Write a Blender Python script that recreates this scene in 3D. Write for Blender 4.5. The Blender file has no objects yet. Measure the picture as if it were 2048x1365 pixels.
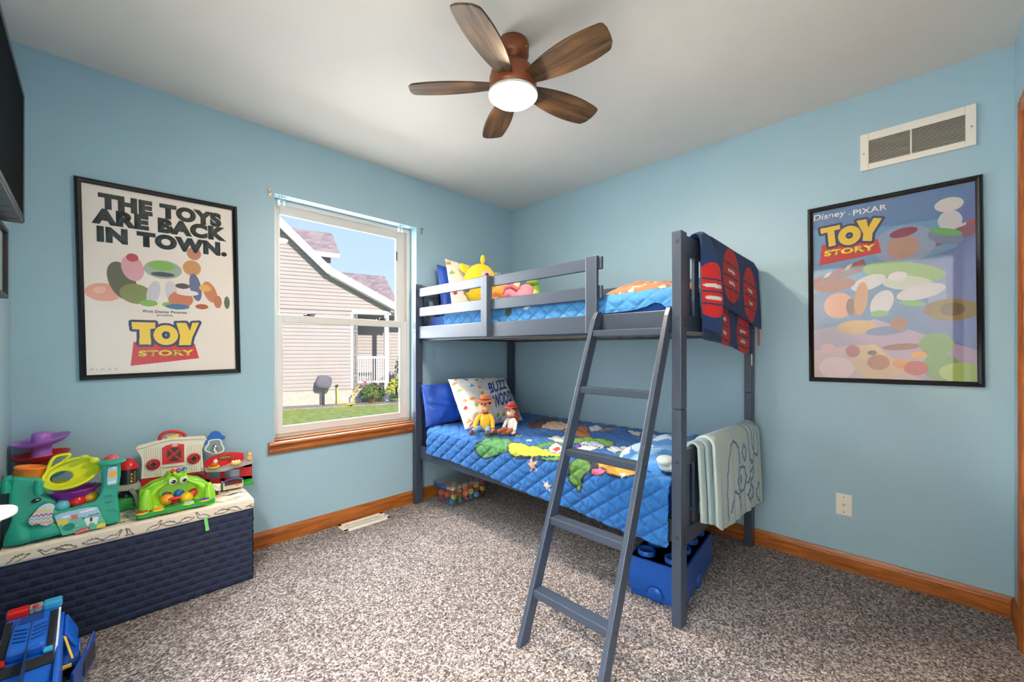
import bpy, bmesh, math, random
import numpy as np
from mathutils import Vector, Matrix

random.seed(7); np.random.seed(7)
SC = bpy.context.scene
COL = SC.collection

# ------------------------------------------------------------------ camera
F_PX, PX0, HORIZON, CAM_H = 828.8, 1024.0, 702.0, 1.137
HEAD = math.radians(44.61)
FWD = np.array([math.cos(HEAD), math.sin(HEAD)]); RGT = np.array([math.sin(HEAD), -math.cos(HEAD)])
CAM = np.array([-2.75, -2.713, CAM_H])
cd = bpy.data.cameras.new('camera'); cam = bpy.data.objects.new('camera', cd); COL.objects.link(cam)
cam.location = CAM; cam.rotation_euler = (math.pi/2, 0, HEAD - math.pi/2)
cd.sensor_width = 36; cd.lens = F_PX/2048*36; cd.shift_y = (HORIZON-682.5)/2048; cd.clip_start = .02; cd.clip_end = 400
SC.camera = cam

# ------------------------------------------------------------------ world, lights, exposure
W = bpy.data.worlds.new('sky'); SC.world = W; W.use_nodes = True
nt = W.node_tree; nt.nodes.clear()
wo = nt.nodes.new('ShaderNodeOutputWorld'); bg = nt.nodes.new('ShaderNodeBackground')
tc = nt.nodes.new('ShaderNodeTexCoord'); sx = nt.nodes.new('ShaderNodeSeparateXYZ'); rp = nt.nodes.new('ShaderNodeValToRGB')
nt.links.new(tc.outputs['Generated'], sx.inputs[0]); nt.links.new(sx.outputs[2], rp.inputs[0])
e = rp.color_ramp.elements
e[0].position = 0; e[0].color = (.58, .71, 1, 1); e[1].position = .75; e[1].color = (.2, .42, .9, 1)
m_ = rp.color_ramp.elements.new(.22); m_.color = (.46, .62, 1, 1)
nt.links.new(rp.outputs[0], bg.inputs[0]); nt.links.new(bg.outputs[0], wo.inputs[0])
bg.inputs[1].default_value = 1.0

def lamp(name, kind, loc, energy, col, rot=(0, 0, 0), **kw):
    l = bpy.data.lights.new(name, kind); l.energy = energy; l.color = col
    for k, v in kw.items(): setattr(l, k, v)
    o = bpy.data.objects.new(name, l); COL.objects.link(o); o.location = loc; o.rotation_euler = rot
    return o
lamp('sun', 'SUN', (0, -6, 12), 4.6, (1, .95, .88), (math.radians(63), math.radians(-20), 0), angle=math.radians(1.5))
lamp('window_daylight', 'AREA', (-1.51, .078, 1.36), 10, (.95, .98, 1), (math.radians(-90), 0, 0), shape='RECTANGLE', size=.93, size_y=1.40)
lamp('sky_daylight', 'AREA', (-1.51, .55, 1.8), 78, (.93, .97, 1), (math.radians(-54), 0, 0), shape='RECTANGLE', size=1.3, size_y=1.3)
lamp('added_fill_light', 'AREA', (-3.42, -2.35, 2.42), 185, (1, .98, .95), (0, 0, 0), shape='RECTANGLE', size=.35, size_y=1.2)  # added unseen lamp, brightens the room with soft fill
LAMP_STRENGTH = 280
SC.view_settings.view_transform = 'Standard'; SC.view_settings.look = 'None'
SC.view_settings.gamma = 1; SC.view_settings.use_curve_mapping = False
SC.view_settings.exposure = 0.5
SC.cycles.max_bounces = 10; SC.cycles.diffuse_bounces = 6; SC.cycles.transparent_max_bounces = 16
SC.cycles.sample_clamp_indirect = 6; SC.cycles.use_denoising = True; SC.cycles.caustics_reflective = False; SC.cycles.caustics_refractive = False

# ------------------------------------------------------------------ helpers
def ray(px, py):
    d = FWD*F_PX + RGT*(px-PX0); return np.array([d[0], d[1], HORIZON-py])
def hit(ax, v, px, py):
    r = ray(px, py); return CAM + r*((v-CAM[ax])/r[ax])
def onX(v, px, py): return hit(0, v, px, py)
def onY(v, px, py): return hit(1, v, px, py)
def onZ(v, px, py): return hit(2, v, px, py)
def lin(h):
    h = h.lstrip('#'); c = [int(h[i:i+2], 16)/255 for i in (0, 2, 4)]
    return tuple(x/12.92 if x <= .04045 else ((x+.055)/1.055)**2.4 for x in c)
MATS = {}
def mat(key, col='888888', rough=.5, var=.05, scale=25, bump=0, bscale=150, vcol=False, **kw):
    if key in MATS: return MATS[key]
    m = bpy.data.materials.new(key); m.use_nodes = True; t = m.node_tree; b = t.nodes['Principled BSDF']
    N = t.nodes.new; L = t.links.new
    co = N('ShaderNodeTexCoord')
    no = N('ShaderNodeTexNoise'); no.inputs['Scale'].default_value = scale; no.inputs['Detail'].default_value = 4
    L(co.outputs['Object'], no.inputs['Vector'])
    mr = N('ShaderNodeMapRange'); L(no.outputs['Fac'], mr.inputs[0]); mr.inputs[1].default_value = .3; mr.inputs[2].default_value = .7
    mr.inputs[3].default_value = 1-var; mr.inputs[4].default_value = 1+var
    mx = N('ShaderNodeVectorMath'); mx.operation = 'SCALE'; L(mr.outputs[0], mx.inputs['Scale'])
    if vcol:
        a = N('ShaderNodeAttribute'); a.attribute_name = 'Col'; L(a.outputs['Color'], mx.inputs[0])
    else: mx.inputs[0].default_value = lin(col)
    L(mx.outputs[0], b.inputs['Base Color'])
    b.inputs['Roughness'].default_value = rough
    if bump:
        n2 = N('ShaderNodeTexNoise'); n2.inputs['Scale'].default_value = bscale; n2.inputs['Detail'].default_value = 3
        L(co.outputs['Object'], n2.inputs['Vector'])
        bp = N('ShaderNodeBump'); bp.inputs['Strength'].default_value = bump; bp.inputs['Distance'].default_value = .004
        L(n2.outputs['Fac'], bp.inputs['Height']); L(bp.outputs[0], b.inputs['Normal'])
    for k, v in kw.items():
        b.inputs[{'metal': 'Metallic', 'coat': 'Coat Weight', 'sheen': 'Sheen Weight', 'spec': 'Specular IOR Level', 'alpha': 'Alpha',
                  'trans': 'Transmission Weight', 'ior': 'IOR', 'sss': 'Subsurface Weight'}[k]].default_value = v
    MATS[key] = m; return m
def plastic(h, rough=.32): return mat('plastic_'+h+str(rough), h, rough, .02, spec=.5)
def cloth(h, rough=.9, bump=.4, bscale=350): return mat('cloth_'+h, h, rough, .08, 60, bump, bscale, sheen=.15)
def wood(key, c1, c2, axis=0, rough=.38, scale=6, stretch=14):
    if key in MATS: return MATS[key]
    m = bpy.data.materials.new(key); m.use_nodes = True; t = m.node_tree; b = t.nodes['Principled BSDF']; N = t.nodes.new; L = t.links.new
    co = N('ShaderNodeTexCoord'); mp = N('ShaderNodeMapping'); s = [scale*stretch]*3; s[axis] = scale
    mp.inputs['Scale'].default_value = s; L(co.outputs['Object'], mp.inputs[0])
    n1 = N('ShaderNodeTexNoise'); n1.inputs['Scale'].default_value = 1; n1.inputs['Detail'].default_value = 6; n1.inputs['Distortion'].default_value = .6
    L(mp.outputs[0], n1.inputs['Vector'])
    r = N('ShaderNodeValToRGB'); L(n1.outputs['Fac'], r.inputs[0]); r.color_ramp.elements[0].position = .3; r.color_ramp.elements[1].position = .68
    r.color_ramp.elements[0].color = (*lin(c1), 1); r.color_ramp.elements[1].color = (*lin(c2), 1)
    L(r.outputs[0], b.inputs['Base Color']); b.inputs['Roughness'].default_value = rough
    bp = N('ShaderNodeBump'); bp.inputs['Strength'].default_value = .12; bp.inputs['Distance'].default_value = .002
    L(n1.outputs['Fac'], bp.inputs['Height']); L(bp.outputs[0], b.inputs['Normal'])
    MATS[key] = m; return m
def clear_mat(key, tint=(1, 1, 1), gloss=.08, rough=.02, haze=0.0):
    """clear sheet: see-through plus a fresnel-weighted mirror, optionally milky"""
    if key in MATS: return MATS[key]
    m = bpy.data.materials.new(key); m.use_nodes = True; t = m.node_tree; t.nodes.clear(); N = t.nodes.new; L = t.links.new
    o = N('ShaderNodeOutputMaterial'); tr = N('ShaderNodeBsdfTransparent'); tr.inputs[0].default_value = (*tint, 1)
    gl = N('ShaderNodeBsdfGlossy'); gl.inputs['Roughness'].default_value = rough
    fr = N('ShaderNodeLayerWeight'); fr.inputs[0].default_value = .5
    pw = N('ShaderNodeMath'); pw.operation = 'POWER'; pw.inputs[1].default_value = 5; L(fr.outputs['Facing'], pw.inputs[0])
    mm = N('ShaderNodeMath'); mm.operation = 'MULTIPLY_ADD'; mm.inputs[1].default_value = 1-gloss; mm.inputs[2].default_value = gloss; L(pw.outputs[0], mm.inputs[0])
    cl = N('ShaderNodeClamp'); L(mm.outputs[0], cl.inputs[0])
    mx = N('ShaderNodeMixShader'); L(cl.outputs[0], mx.inputs[0])
    if haze:
        df = N('ShaderNodeBsdfDiffuse'); df.inputs[0].default_value = (.8, .82, .85, 1); m2 = N('ShaderNodeMixShader'); m2.inputs[0].default_value = haze
        L(tr.outputs[0], m2.inputs[1]); L(df.outputs[0], m2.inputs[2]); L(m2.outputs[0], mx.inputs[1])
    else: L(tr.outputs[0], mx.inputs[1])
    L(gl.outputs[0], mx.inputs[2]); L(mx.outputs[0], o.inputs[0]); MATS[key] = m; return m

ORG = {}
def tag(o, label=None, cat=None, group=None, kind=None):
    if label: o['label'] = label
    if cat: o['category'] = cat
    if group: o['group'] = group
    if kind: o['kind'] = kind
    return o
def thing(name, loc, label, cat, group=None):
    o = bpy.data.objects.new(name, None); COL.objects.link(o); o.location = loc; o.empty_display_size = .05
    ORG[o.name] = np.array(loc, float); return tag(o, label, cat, group)
def link(name, me, parent=None, origin=None):
    """link mesh ME (verts in world metres) with its origin at its base, child of PARENT"""
    n = len(me.vertices); v = np.empty(n*3); me.vertices.foreach_get('co', v); v = v.reshape(-1, 3)
    if origin is None:
        lo, hi = v.min(0), v.max(0); origin = np.array([(lo[0]+hi[0])/2, (lo[1]+hi[1])/2, lo[2]])
    me.vertices.foreach_set('co', (v-origin).ravel()); me.update()
    o = bpy.data.objects.new(name, me); COL.objects.link(o); ORG[o.name] = np.array(origin, float)
    if parent is not None: o.parent = parent; o.location = origin-ORG[parent.name]
    else: o.location = origin
    return o
def structure(o): o['kind'] = 'structure'; return o

class MB:
    def __init__(s): s.v = []; s.f = []; s.m = []; s.s = []; s.mi = 0
    def add(s, vs, fs, smooth=False):
        b = len(s.v); s.v += [tuple(map(float, p)) for p in vs]
        for f in fs: s.f.append(tuple(i+b for i in f)); s.m.append(s.mi); s.s.append(smooth)
        return s
    def box(s, x0, x1, y0, y1, z0, z1):
        x0, x1 = sorted((x0, x1)); y0, y1 = sorted((y0, y1)); z0, z1 = sorted((z0, z1))
        v = [(x, y, z) for z in (z0, z1) for y in (y0, y1) for x in (x0, x1)]
        return s.add(v, [(0, 2, 3, 1), (4, 5, 7, 6), (0, 1, 5, 4), (2, 6, 7, 3), (0, 4, 6, 2), (1, 3, 7, 5)])
    def obox(s, c, a, b, d):
        """box of centre c and half-axis vectors a, b, d"""
        c, a, b, d = map(lambda q: np.array(q, float), (c, a, b, d))
        v = [c+i*a+j*b+k*d for k in (-1, 1) for j in (-1, 1) for i in (-1, 1)]
        return s.add(v, [(0, 2, 3, 1), (4, 5, 7, 6), (0, 1, 5, 4), (2, 6, 7, 3), (0, 4, 6, 2), (1, 3, 7, 5)])
    def beam(s, p, q, w, h, up=(0, 0, 1)):
        p, q = np.array(p, float), np.array(q, float); d = q-p; l = np.linalg.norm(d); d /= l
        u = np.array(up, float); sd = np.cross(d, u); sd /= np.linalg.norm(sd); u = np.cross(sd, d)
        return s.obox((p+q)/2, d*l/2, sd*w/2, u*h/2)
    def rings(s, rings, caps=True, smooth=True, closed=False):
        n = len(rings[0]); v = [p for r in rings for p in r]; f = []; k = len(rings)
        for i in range(k if closed else k-1):
            a, b = i*n, ((i+1) % k)*n
            for j in range(n): f.append((a+j, a+(j+1) % n, b+(j+1) % n, b+j))
        s.add(v, f, smooth)
        if caps and not closed: s.add(rings[0], [tuple(range(n))[::-1]]); s.add(rings[-1], [tuple(range(n))])
        return s
    def lathe(s, o, prof, axis=(0, 0, 1), n=32, caps=True, smooth=True, scale=(1, 1), xdir=None):
        o = np.array(o, float); a = np.array(axis, float); a /= np.linalg.norm(a)
        t = np.array(xdir, float) if xdir is not None else (np.array([1., 0, 0]) if abs(a[0]) < .9 else np.array([0, 1., 0]))
        u = t-a*(t@a); u /= np.linalg.norm(u); w = np.cross(a, u)
        th = [2*math.pi*i/n for i in range(n)]
        return s.rings([[o+a*h+(u*math.cos(q)*scale[0]+w*math.sin(q)*scale[1])*max(r, 1e-5) for q in th] for r, h in prof], caps, smooth)
    def cyl(s, p, q, r, r2=None, n=18, smooth=True):
        p, q = np.array(p, float), np.array(q, float); d = q-p; l = np.linalg.norm(d)
        return s.lathe(p, [(r, 0), (r if r2 is None else r2, l)], d, n, True, smooth)
    def ell(s, c, r, n=20, R=None, warp=None):
        r = (r, r, r) if np.isscalar(r) else r; c = np.array(c, float); rings = []
        for i in range(n//2+1):
            a = -math.pi/2+math.pi*i/(n//2); ring = []
            for j in range(n):
                t = 2*math.pi*j/n; p = np.array([max(math.cos(a), 1e-4)*math.cos(t), max(math.cos(a), 1e-4)*math.sin(t), math.sin(a)])
                if warp: p = np.array(warp(p))
                p = p*np.array(r)
                if R is not None: p = R @ p
                ring.append(c+p)
            rings.append(ring)
        return s.rings(rings, True, True)
    def tube(s, pts, r, n=10, closed=False, flat=1.0):
        P = [np.array(p, float) for p in pts]; k = len(P); rr = [r]*k if np.isscalar(r) else list(r); rings = []; u = None
        for i in range(k):
            a = P[(i-1) % k] if (closed or i > 0) else P[i]; b = P[(i+1) % k] if (closed or i < k-1) else P[i]
            d = b-a; d /= np.linalg.norm(d)+1e-9
            if u is None: u = np.cross(d, [0, 0, 1.] if abs(d[2]) < .9 else [0, 1., 0])
            u = u-d*(u@d); u /= np.linalg.norm(u)+1e-9; w = np.cross(d, u)
            rings.append([P[i]+rr[i]*(u*math.cos(2*math.pi*j/n)+w*math.sin(2*math.pi*j/n)*flat) for j in range(n)])
        return s.rings(rings, True, True, closed)
    def prism(s, pts, ext, smooth=False):
        """planar 3-D outline PTS pushed along vector EXT"""
        P = [np.array(p, float) for p in pts]; e = np.array(ext, float); n = len(P)
        A = sum(np.cross(P[i], P[(i+1) % n]) for i in range(n))
        if A @ e > 0: P = P[::-1]
        v = P+[p+e for p in P]; f = [tuple(range(n)), tuple(range(n, 2*n))[::-1]]+[(i, i+n, (i+1) % n+n, (i+1) % n)[::1] for i in range(n)]
        return s.add(v, f, smooth)
    def mesh(s, name, mats):
        me = bpy.data.meshes.new(name); me.from_pydata(s.v, [], s.f)
        for m in mats: me.materials.append(m)
        me.polygons.foreach_set('material_index', s.m); me.polygons.foreach_set('use_smooth', s.s); me.update(); return me
    def build(s, name, mats, parent=None, bevel=0, seg=2, remesh=0, smooth=0, sub=0, origin=None, label=None):
        if not isinstance(mats, (list, tuple)): mats = [mats]
        me = s.mesh(name, mats)
        bm = bmesh.new(); bm.from_mesh(me); bmesh.ops.recalc_face_normals(bm, faces=bm.faces); bm.to_mesh(me); bm.free()
        o = link(name, me, parent, origin)
        if bevel:
            b = o.modifiers.new('bevel', 'BEVEL'); b.width = bevel; b.segments = seg; b.limit_method = 'ANGLE'; b.angle_limit = math.radians(35); b.harden_normals = False
        if remesh:
            r = o.modifiers.new('remesh', 'REMESH'); r.mode = 'VOXEL'; r.voxel_size = remesh; r.use_smooth_shade = True
            if smooth: q = o.modifiers.new('smooth', 'SMOOTH'); q.factor = .5; q.iterations = smooth
        if sub: q = o.modifiers.new('sub', 'SUBSURF'); q.levels = sub; q.render_levels = sub
        if label: o['label'] = label
        return o

class Paint:
    """pattern painter over a grid of metric coordinates U, V"""
    def __init__(s, U, V, base): s.U, s.V = U, V; s.c = np.empty(U.shape+(3,)); s.c[:] = lin(base)
    def ell(s, cx, cy, rx, ry, h, rot=0):
        a = math.radians(rot); x, y = s.U-cx, s.V-cy; X = x*math.cos(a)+y*math.sin(a); Y = -x*math.sin(a)+y*math.cos(a)
        s.c[(X/rx)**2+(Y/ry)**2 <= 1] = lin(h); return s
    def inside(s, pts):
        r = np.zeros(s.U.shape, bool); n = len(pts)
        for i in range(n):
            (x0, y0), (x1, y1) = pts[i], pts[(i+1) % n]
            if y0 == y1: continue
            c = (s.V < y0) != (s.V < y1); r ^= c & (s.U < (x1-x0)*(s.V-y0)/(y1-y0)+x0)
        return r
    def poly(s, pts, h): s.c[s.inside(pts)] = lin(h); return s
    def blob(s, pts, h, edge=None, w=.006):
        q = spline(pts, 6)
        s.poly(q, h)
        if edge: s.line(q+[q[0]], w, edge)
        return s
    def line(s, pts, w, h):
        for (x0, y0), (x1, y1) in zip(pts[:-1], pts[1:]):
            dx, dy = x1-x0, y1-y0; l = dx*dx+dy*dy+1e-12
            t = np.clip(((s.U-x0)*dx+(s.V-y0)*dy)/l, 0, 1)
            s.c[(s.U-x0-t*dx)**2+(s.V-y0-t*dy)**2 <= w*w/4] = lin(h)
        return s
    def star(s, cx, cy, r, h, n=5, rot=0, k=.42):
        return s.poly([(cx+(r if i % 2 == 0 else r*k)*math.sin(rot+math.pi*i/n), cy+(r if i % 2 == 0 else r*k)*math.cos(rot+math.pi*i/n)) for i in range(2*n)], h)
def spline(P, k=6, closed=True):
    P = [np.array(p, float) for p in P]; n = len(P); out = []
    for i in range(n if closed else n-1):
        a, b, c, d = (P[(i+j) % n] if closed else P[min(max(i+j, 0), n-1)] for j in (-1, 0, 1, 2))
        for q in range(k):
            t = q/k; out.append(tuple(.5*((2*b)+(c-a)*t+(2*a-5*b+4*c-d)*t*t+(3*b-a-3*c+d)*t**3)))
    if not closed: out.append(tuple(P[-1]))
    return out
def sheet(name, X, Y, Z, col, m, parent=None, thick=0, smooth=True, wrap=False, origin=None, offset=0):
    """grid mesh from arrays (nv, nu) with a colour per vertex"""
    nv, nu = X.shape; co = np.stack([X, Y, Z], -1).reshape(-1, 3)
    i = np.arange(nv*nu).reshape(nv, nu)
    if wrap: i = np.concatenate([i, i[:, :1]], 1)
    f = np.stack([i[:-1, :-1], i[:-1, 1:], i[1:, 1:], i[1:, :-1]], -1).reshape(-1, 4)
    me = bpy.data.meshes.new(name); nf = len(f)
    me.vertices.add(len(co)); me.vertices.foreach_set('co', co.ravel()); me.loops.add(nf*4); me.loops.foreach_set('vertex_index', f.ravel())
    me.polygons.add(nf); me.polygons.foreach_set('loop_start', np.arange(nf)*4); me.polygons.foreach_set('loop_total', np.full(nf, 4))
    me.polygons.foreach_set('use_smooth', np.full(nf, smooth)); me.update(calc_edges=True)
    if col is not None:
        a = me.color_attributes.new('Col', 'FLOAT_COLOR', 'POINT'); c = np.ones((nv*nu, 4)); c[:, :3] = col.reshape(-1, 3); a.data.foreach_set('color', c.ravel())
    me.materials.append(m); o = link(name, me, parent, origin)
    if thick: q = o.modifiers.new('thick', 'SOLIDIFY'); q.thickness = thick; q.offset = offset
    return o
def txt(body, o, u, v, w, h, m, parent, name='lettering', bold=.0, depth=.0008, shear=0, fit=True, label=None, warp=None):
    """letters filling the W x H box whose lower-left corner is O, along unit vectors U and V"""
    c = bpy.data.curves.new('t', 'FONT'); c.body = body; c.offset = bold; c.size = 1; c.shear = shear; c.resolution_u = 6; c.space_character = 1.02+bold*1.2
    t = bpy.data.objects.new('t', c); COL.objects.link(t); dg = bpy.context.evaluated_depsgraph_get(); dg.update()
    me = bpy.data.meshes.new_from_object(t.evaluated_get(dg)); bpy.data.objects.remove(t); bpy.data.curves.remove(c)
    n = len(me.vertices); p = np.empty(n*3); me.vertices.foreach_get('co', p); p = p.reshape(-1, 3)
    lo, hi = p.min(0), p.max(0); a = (p[:, 0]-lo[0])/(hi[0]-lo[0]); b = (p[:, 1]-lo[1])/(hi[1]-lo[1])
    o, u, v = (np.array(q, float) for q in (o, u, v)); nn = np.cross(u, v)
    if warp: a, b = warp(a, b)
    P = o+np.outer(a*w, u)+np.outer(b*h, v); me.vertices.foreach_set('co', P.ravel()); me.materials.clear(); me.materials.append(m)
    bm = bmesh.new(); bm.from_mesh(me)
    for f in bm.faces:
        f.normal_update()
        if f.normal.dot(Vector(nn)) < 0: f.normal_flip()
        f.material_index = 0
    if depth:
        r = bmesh.ops.extrude_face_region(bm, geom=bm.faces[:])
        bmesh.ops.translate(bm, verts=[q for q in r['geom'] if isinstance(q, bmesh.types.BMVert)], vec=Vector(nn*depth))
        bmesh.ops.recalc_face_normals(bm, faces=bm.faces)
    bm.to_mesh(me); bm.free()
    ob = link(name, me, parent)
    if label: ob['label'] = label
    return ob
def rotz(a): c, s = math.cos(a), math.sin(a); return np.array([[c, -s, 0], [s, c, 0], [0, 0, 1]])
def rotax(ax, a): return np.array(Matrix.Rotation(a, 3, Vector(ax)))
# ------------------------------------------------------------------ room shell
XL, YF, H = -2.988, -2.996, 2.44
WX0, WX1, WZ0, WZ1 = -1.994, -1.028, .605, 2.068
paint_m = mat('wall_paint', '9CBAC9', .42, .02, 3, .10, 260, spec=.35)
ceil_m = mat('ceiling_paint', 'E0DAD2', .85, .015, 4, .12, 220)
b = MB(); b.box(XL-.12, 0.12, 0, .14, 0, WZ0); b.box(XL-.12, .12, 0, .14, WZ1, H); b.box(XL-.12, WX0, 0, .14, WZ0, WZ1); b.box(WX1, .12, 0, .14, WZ0, WZ1)
structure(b.build('wall_back', paint_m))
structure(MB().box(0, .12, YF-.12, 0, 0, H).build('wall_right', paint_m))
OY0, OY1, OZ = -2.93, -1.72, 2.05        # added opening beside the camera, unseen, letting fill light in
b = MB(); b.box(XL-.12, XL, YF-.12, OY0, 0, H); b.box(XL-.12, XL, OY1, 0, 0, H); b.box(XL-.12, XL, OY0, OY1, OZ, H); structure(b.build('wall_left', paint_m))
fill_bay_m = mat('fill_bay_paint', 'EDE8E0', .6, .02, 4)
b = MB(); b.box(-4.5, -4.4, -3.5, -1.3, 0, H); b.box(-4.5, XL-.12, -3.6, -3.5, 0, H); b.box(-4.5, XL-.12, -1.3, -1.2, 0, H); b.box(-4.5, XL-.12, -3.6, -1.2, H, H+.1); structure(b.build('wall_fill_bay', fill_bay_m))  # added unseen bay whose pale walls bounce the fill lamp into the room
DX0, DX1, DZ = -1.07, -.305, 2.03
b = MB(); b.box(XL, DX0, YF-.12, YF, 0, H); b.box(DX1, 0, YF-.12, YF, 0, H); b.box(DX0, DX1, YF-.12, YF, DZ, H)
structure(b.build('wall_front', paint_m))
structure(MB().box(XL-.12, .12, YF-.12, .14, H, H+.12).build('ceiling', ceil_m))

# carpet: salt-and-pepper twisted pile
m = bpy.data.materials.new('carpet'); m.use_nodes = True; t = m.node_tree; p = t.nodes['Principled BSDF']; N = t.nodes.new; L = t.links.new
co = N('ShaderNodeTexCoord'); vo = N('ShaderNodeTexVoronoi'); vo.inputs['Scale'].default_value = 165; vo.inputs['Randomness'].default_value = 1
nz = N('ShaderNodeTexNoise'); nz.inputs['Scale'].default_value = 60; nz.inputs['Detail'].default_value = 2
ad = N('ShaderNodeVectorMath'); ad.operation = 'MULTIPLY_ADD'; ad.inputs[1].default_value = (.012,)*3
L(co.outputs['Object'], nz.inputs['Vector']); L(nz.outputs['Color'], ad.inputs[0]); L(co.outputs['Object'], ad.inputs[2]); L(ad.outputs[0], vo.inputs['Vector'])
sp = N('ShaderNodeSeparateColor'); L(vo.outputs['Color'], sp.inputs[0])
r = N('ShaderNodeValToRGB'); L(sp.outputs[0], r.inputs[0]); els = r.color_ramp.elements
els[0].color = (*lin('382E2B'), 1); els[1].color = (*lin('C3BAB8'), 1); els[1].position = .95
for pos, c in ((.22, '574C48'), (.42, '766A66'), (.62, '8D827E'), (.8, 'A59B98')): q = els.new(pos); q.color = (*lin(c), 1)
n2 = N('ShaderNodeTexNoise'); n2.inputs['Scale'].default_value = 5; n2.inputs['Detail'].default_value = 3; L(co.outputs['Object'], n2.inputs['Vector'])
mr = N('ShaderNodeMapRange'); L(n2.outputs['Fac'], mr.inputs[0]); mr.inputs[1].default_value = .3; mr.inputs[2].default_value = .7; mr.inputs[3].default_value = .9; mr.inputs[4].default_value = 1.06
sc = N('ShaderNodeVectorMath'); sc.operation = 'SCALE'; L(r.outputs[0], sc.inputs[0]); L(mr.outputs[0], sc.inputs['Scale']); L(sc.outputs[0], p.inputs['Base Color'])
bp = N('ShaderNodeBump'); bp.inputs['Strength'].default_value = .55; bp.inputs['Distance'].default_value = .008
iv = N('ShaderNodeMath'); iv.operation = 'SUBTRACT'; iv.inputs[0].default_value = 1; L(vo.outputs['Distance'], iv.inputs[1]); L(iv.outputs[0], bp.inputs['Height']); L(bp.outputs[0], p.inputs['Normal'])
p.inputs['Roughness'].default_value = 1; p.inputs['Specular IOR Level'].default_value = .1; p.inputs['Sheen Weight'].default_value = .15
b = MB(); b.box(XL-.12, .12, YF-.12, .14, -.1, 0); b.box(-4.5, XL-.12, -3.6, -1.2, -.1, 0); structure(b.build('floor', m))  # second slab lies under the added fill bay

oakx = wood('oak_x', '7A3D12', 'B86A2A', 0); oaky = wood('oak_y', '7A3D12', 'B86A2A', 1); oakz = wood('oak_z', '7A3D12', 'B86A2A', 2)
prof = [(0, 0), (.013, 0), (.013, .066), (.0115, .07), (.012, .074), (.008, .082), (.0055, .089), (0, .09)]
def base(name, p0, p1, nrm, m):
    p0, p1, nrm = np.array(p0, float), np.array(p1, float), np.array(nrm, float)
    return structure(MB().prism([p0+nrm*d+np.array([0, 0, z]) for d, z in prof], p1-p0).build(name, m))
base('baseboard_back', (XL, 0, 0), (0, 0, 0), (0, -1, 0), oakx)
base('baseboard_right', (0, YF, 0), (0, -.0, 0), (-1, 0, 0), oaky)
base('baseboard_left', (XL, OY1+.065, 0), (XL, 0, 0), (1, 0, 0), oaky)
b = MB()
for y0, y1 in ((OY0-.06, OY0), (OY1, OY1+.06)): b.box(XL, XL+.016, y0, y1, 0, OZ+.06)
b.box(XL, XL+.016, OY0, OY1, OZ, OZ+.06); structure(b.build('trim_2', oakz, bevel=.004))  # casing round the added fill opening
base('baseboard_front', (DX1+.062, YF, 0), (0, YF, 0), (0, 1, 0), oakx)
# door casing and slab
cp = [(0, 0), (0, .012), (.012, .018), (.04, .014), (.052, .018), (.060, .010), (.060, 0)]   # across, out of the wall
b = MB()
b.prism([(DX1+.002+a, YF+d, 0) for a, d in cp], (0, 0, DZ+.062)); b.prism([(DX0-.002-a, YF+d, 0) for a, d in cp], (0, 0, DZ+.062))
b.prism([(DX0-.062, YF+d, DZ+.002+a) for a, d in cp], (DX1-DX0+.124, 0, 0))
b.box(DX0, DX0+.018, YF-.12, YF+.002, 0, DZ); b.box(DX1-.018, DX1, YF-.12, YF+.002, 0, DZ); b.box(DX0, DX1, YF-.12, YF+.002, DZ-.018, DZ)
structure(b.build('trim_1', oakz))
d = bpy.data.objects.new('door_1', None); COL.objects.link(d); d.location = ((DX0+DX1)/2, YF-.06, 0); ORG['door_1'] = np.array(d.location); structure(d)
b = MB(); b.box(DX0+.021, DX1-.021, YF-.075, YF-.04, .012, DZ-.021)
for z0, z1 in ((.2, .85), (1.0, 1.88)):
    for x0, x1 in ((DX0+.12, DX0+.36), (DX1-.36, DX1-.12)): b.box(x0, x1, YF-.042, YF-.034, z0, z1)
structure(b.build('panel', oakz, d, bevel=.004))
structure(MB().lathe((DX0+.085, YF-.04, .98), [(.026, 0), (.026, .006), (.01, .01), (.01, .035), (.026, .045), (.028, .06), (.016, .07), (0, .071)], (0, 1, 0)).build('handle', mat('brass', 'C9A45C', .25, .02, metal=1), d))

# ------------------------------------------------------------------ window
vinyl = mat('white_vinyl', 'D6D2CE', .4, .01, spec=.4); black = mat('black_plastic', '17171A', .4, .02)
win = bpy.data.objects.new('window_1', None); COL.objects.link(win); win.location = (-1.51, .1, WZ0); ORG['window_1'] = np.array(win.location); structure(win)
def frame_boxes(b, x0, x1, z0, z1, l, r, bt, tp, y0, y1):
    b.box(x0, x0+l, y0, y1, z0, z1); b.box(x1-r, x1, y0, y1, z0, z1); b.box(x0+l, x1-r, y0, y1, z0, z0+bt); b.box(x0+l, x1-r, y0, y1, z1-tp, z1)
b = MB(); frame_boxes(b, WX0, WX1, WZ0, WZ1, .022, .022, .03, .022, .088, .138); frame_boxes(b, WX0+.018, WX1-.018, WZ0+.02, WZ1-.018, .014, .014, .012, .014, .080, .136)
structure(b.build('frame', vinyl, win, bevel=.002))
b = MB(); frame_boxes(b, WX0+.030, WX1-.032, 1.318, WZ1-.034, .031, .075, .042, .05, .112, .134); structure(b.build('upper_sash', vinyl, win, bevel=.003))
b = MB(); frame_boxes(b, WX0+.026, WX1-.028, WZ0+.03, 1.360, .044, .061, .036, .047, .086, .110); structure(b.build('lower_sash', vinyl, win, bevel=.003))
glass = clear_mat('window_glass', (.985, .99, .985), .03, .01)
structure(MB().box(-1.94, -1.13, .121, .124, 1.355, 1.99).build('pane', glass, win)); structure(MB().box(-1.93, -1.115, .096, .099, .665, 1.318).build('pane', glass, win))
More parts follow.
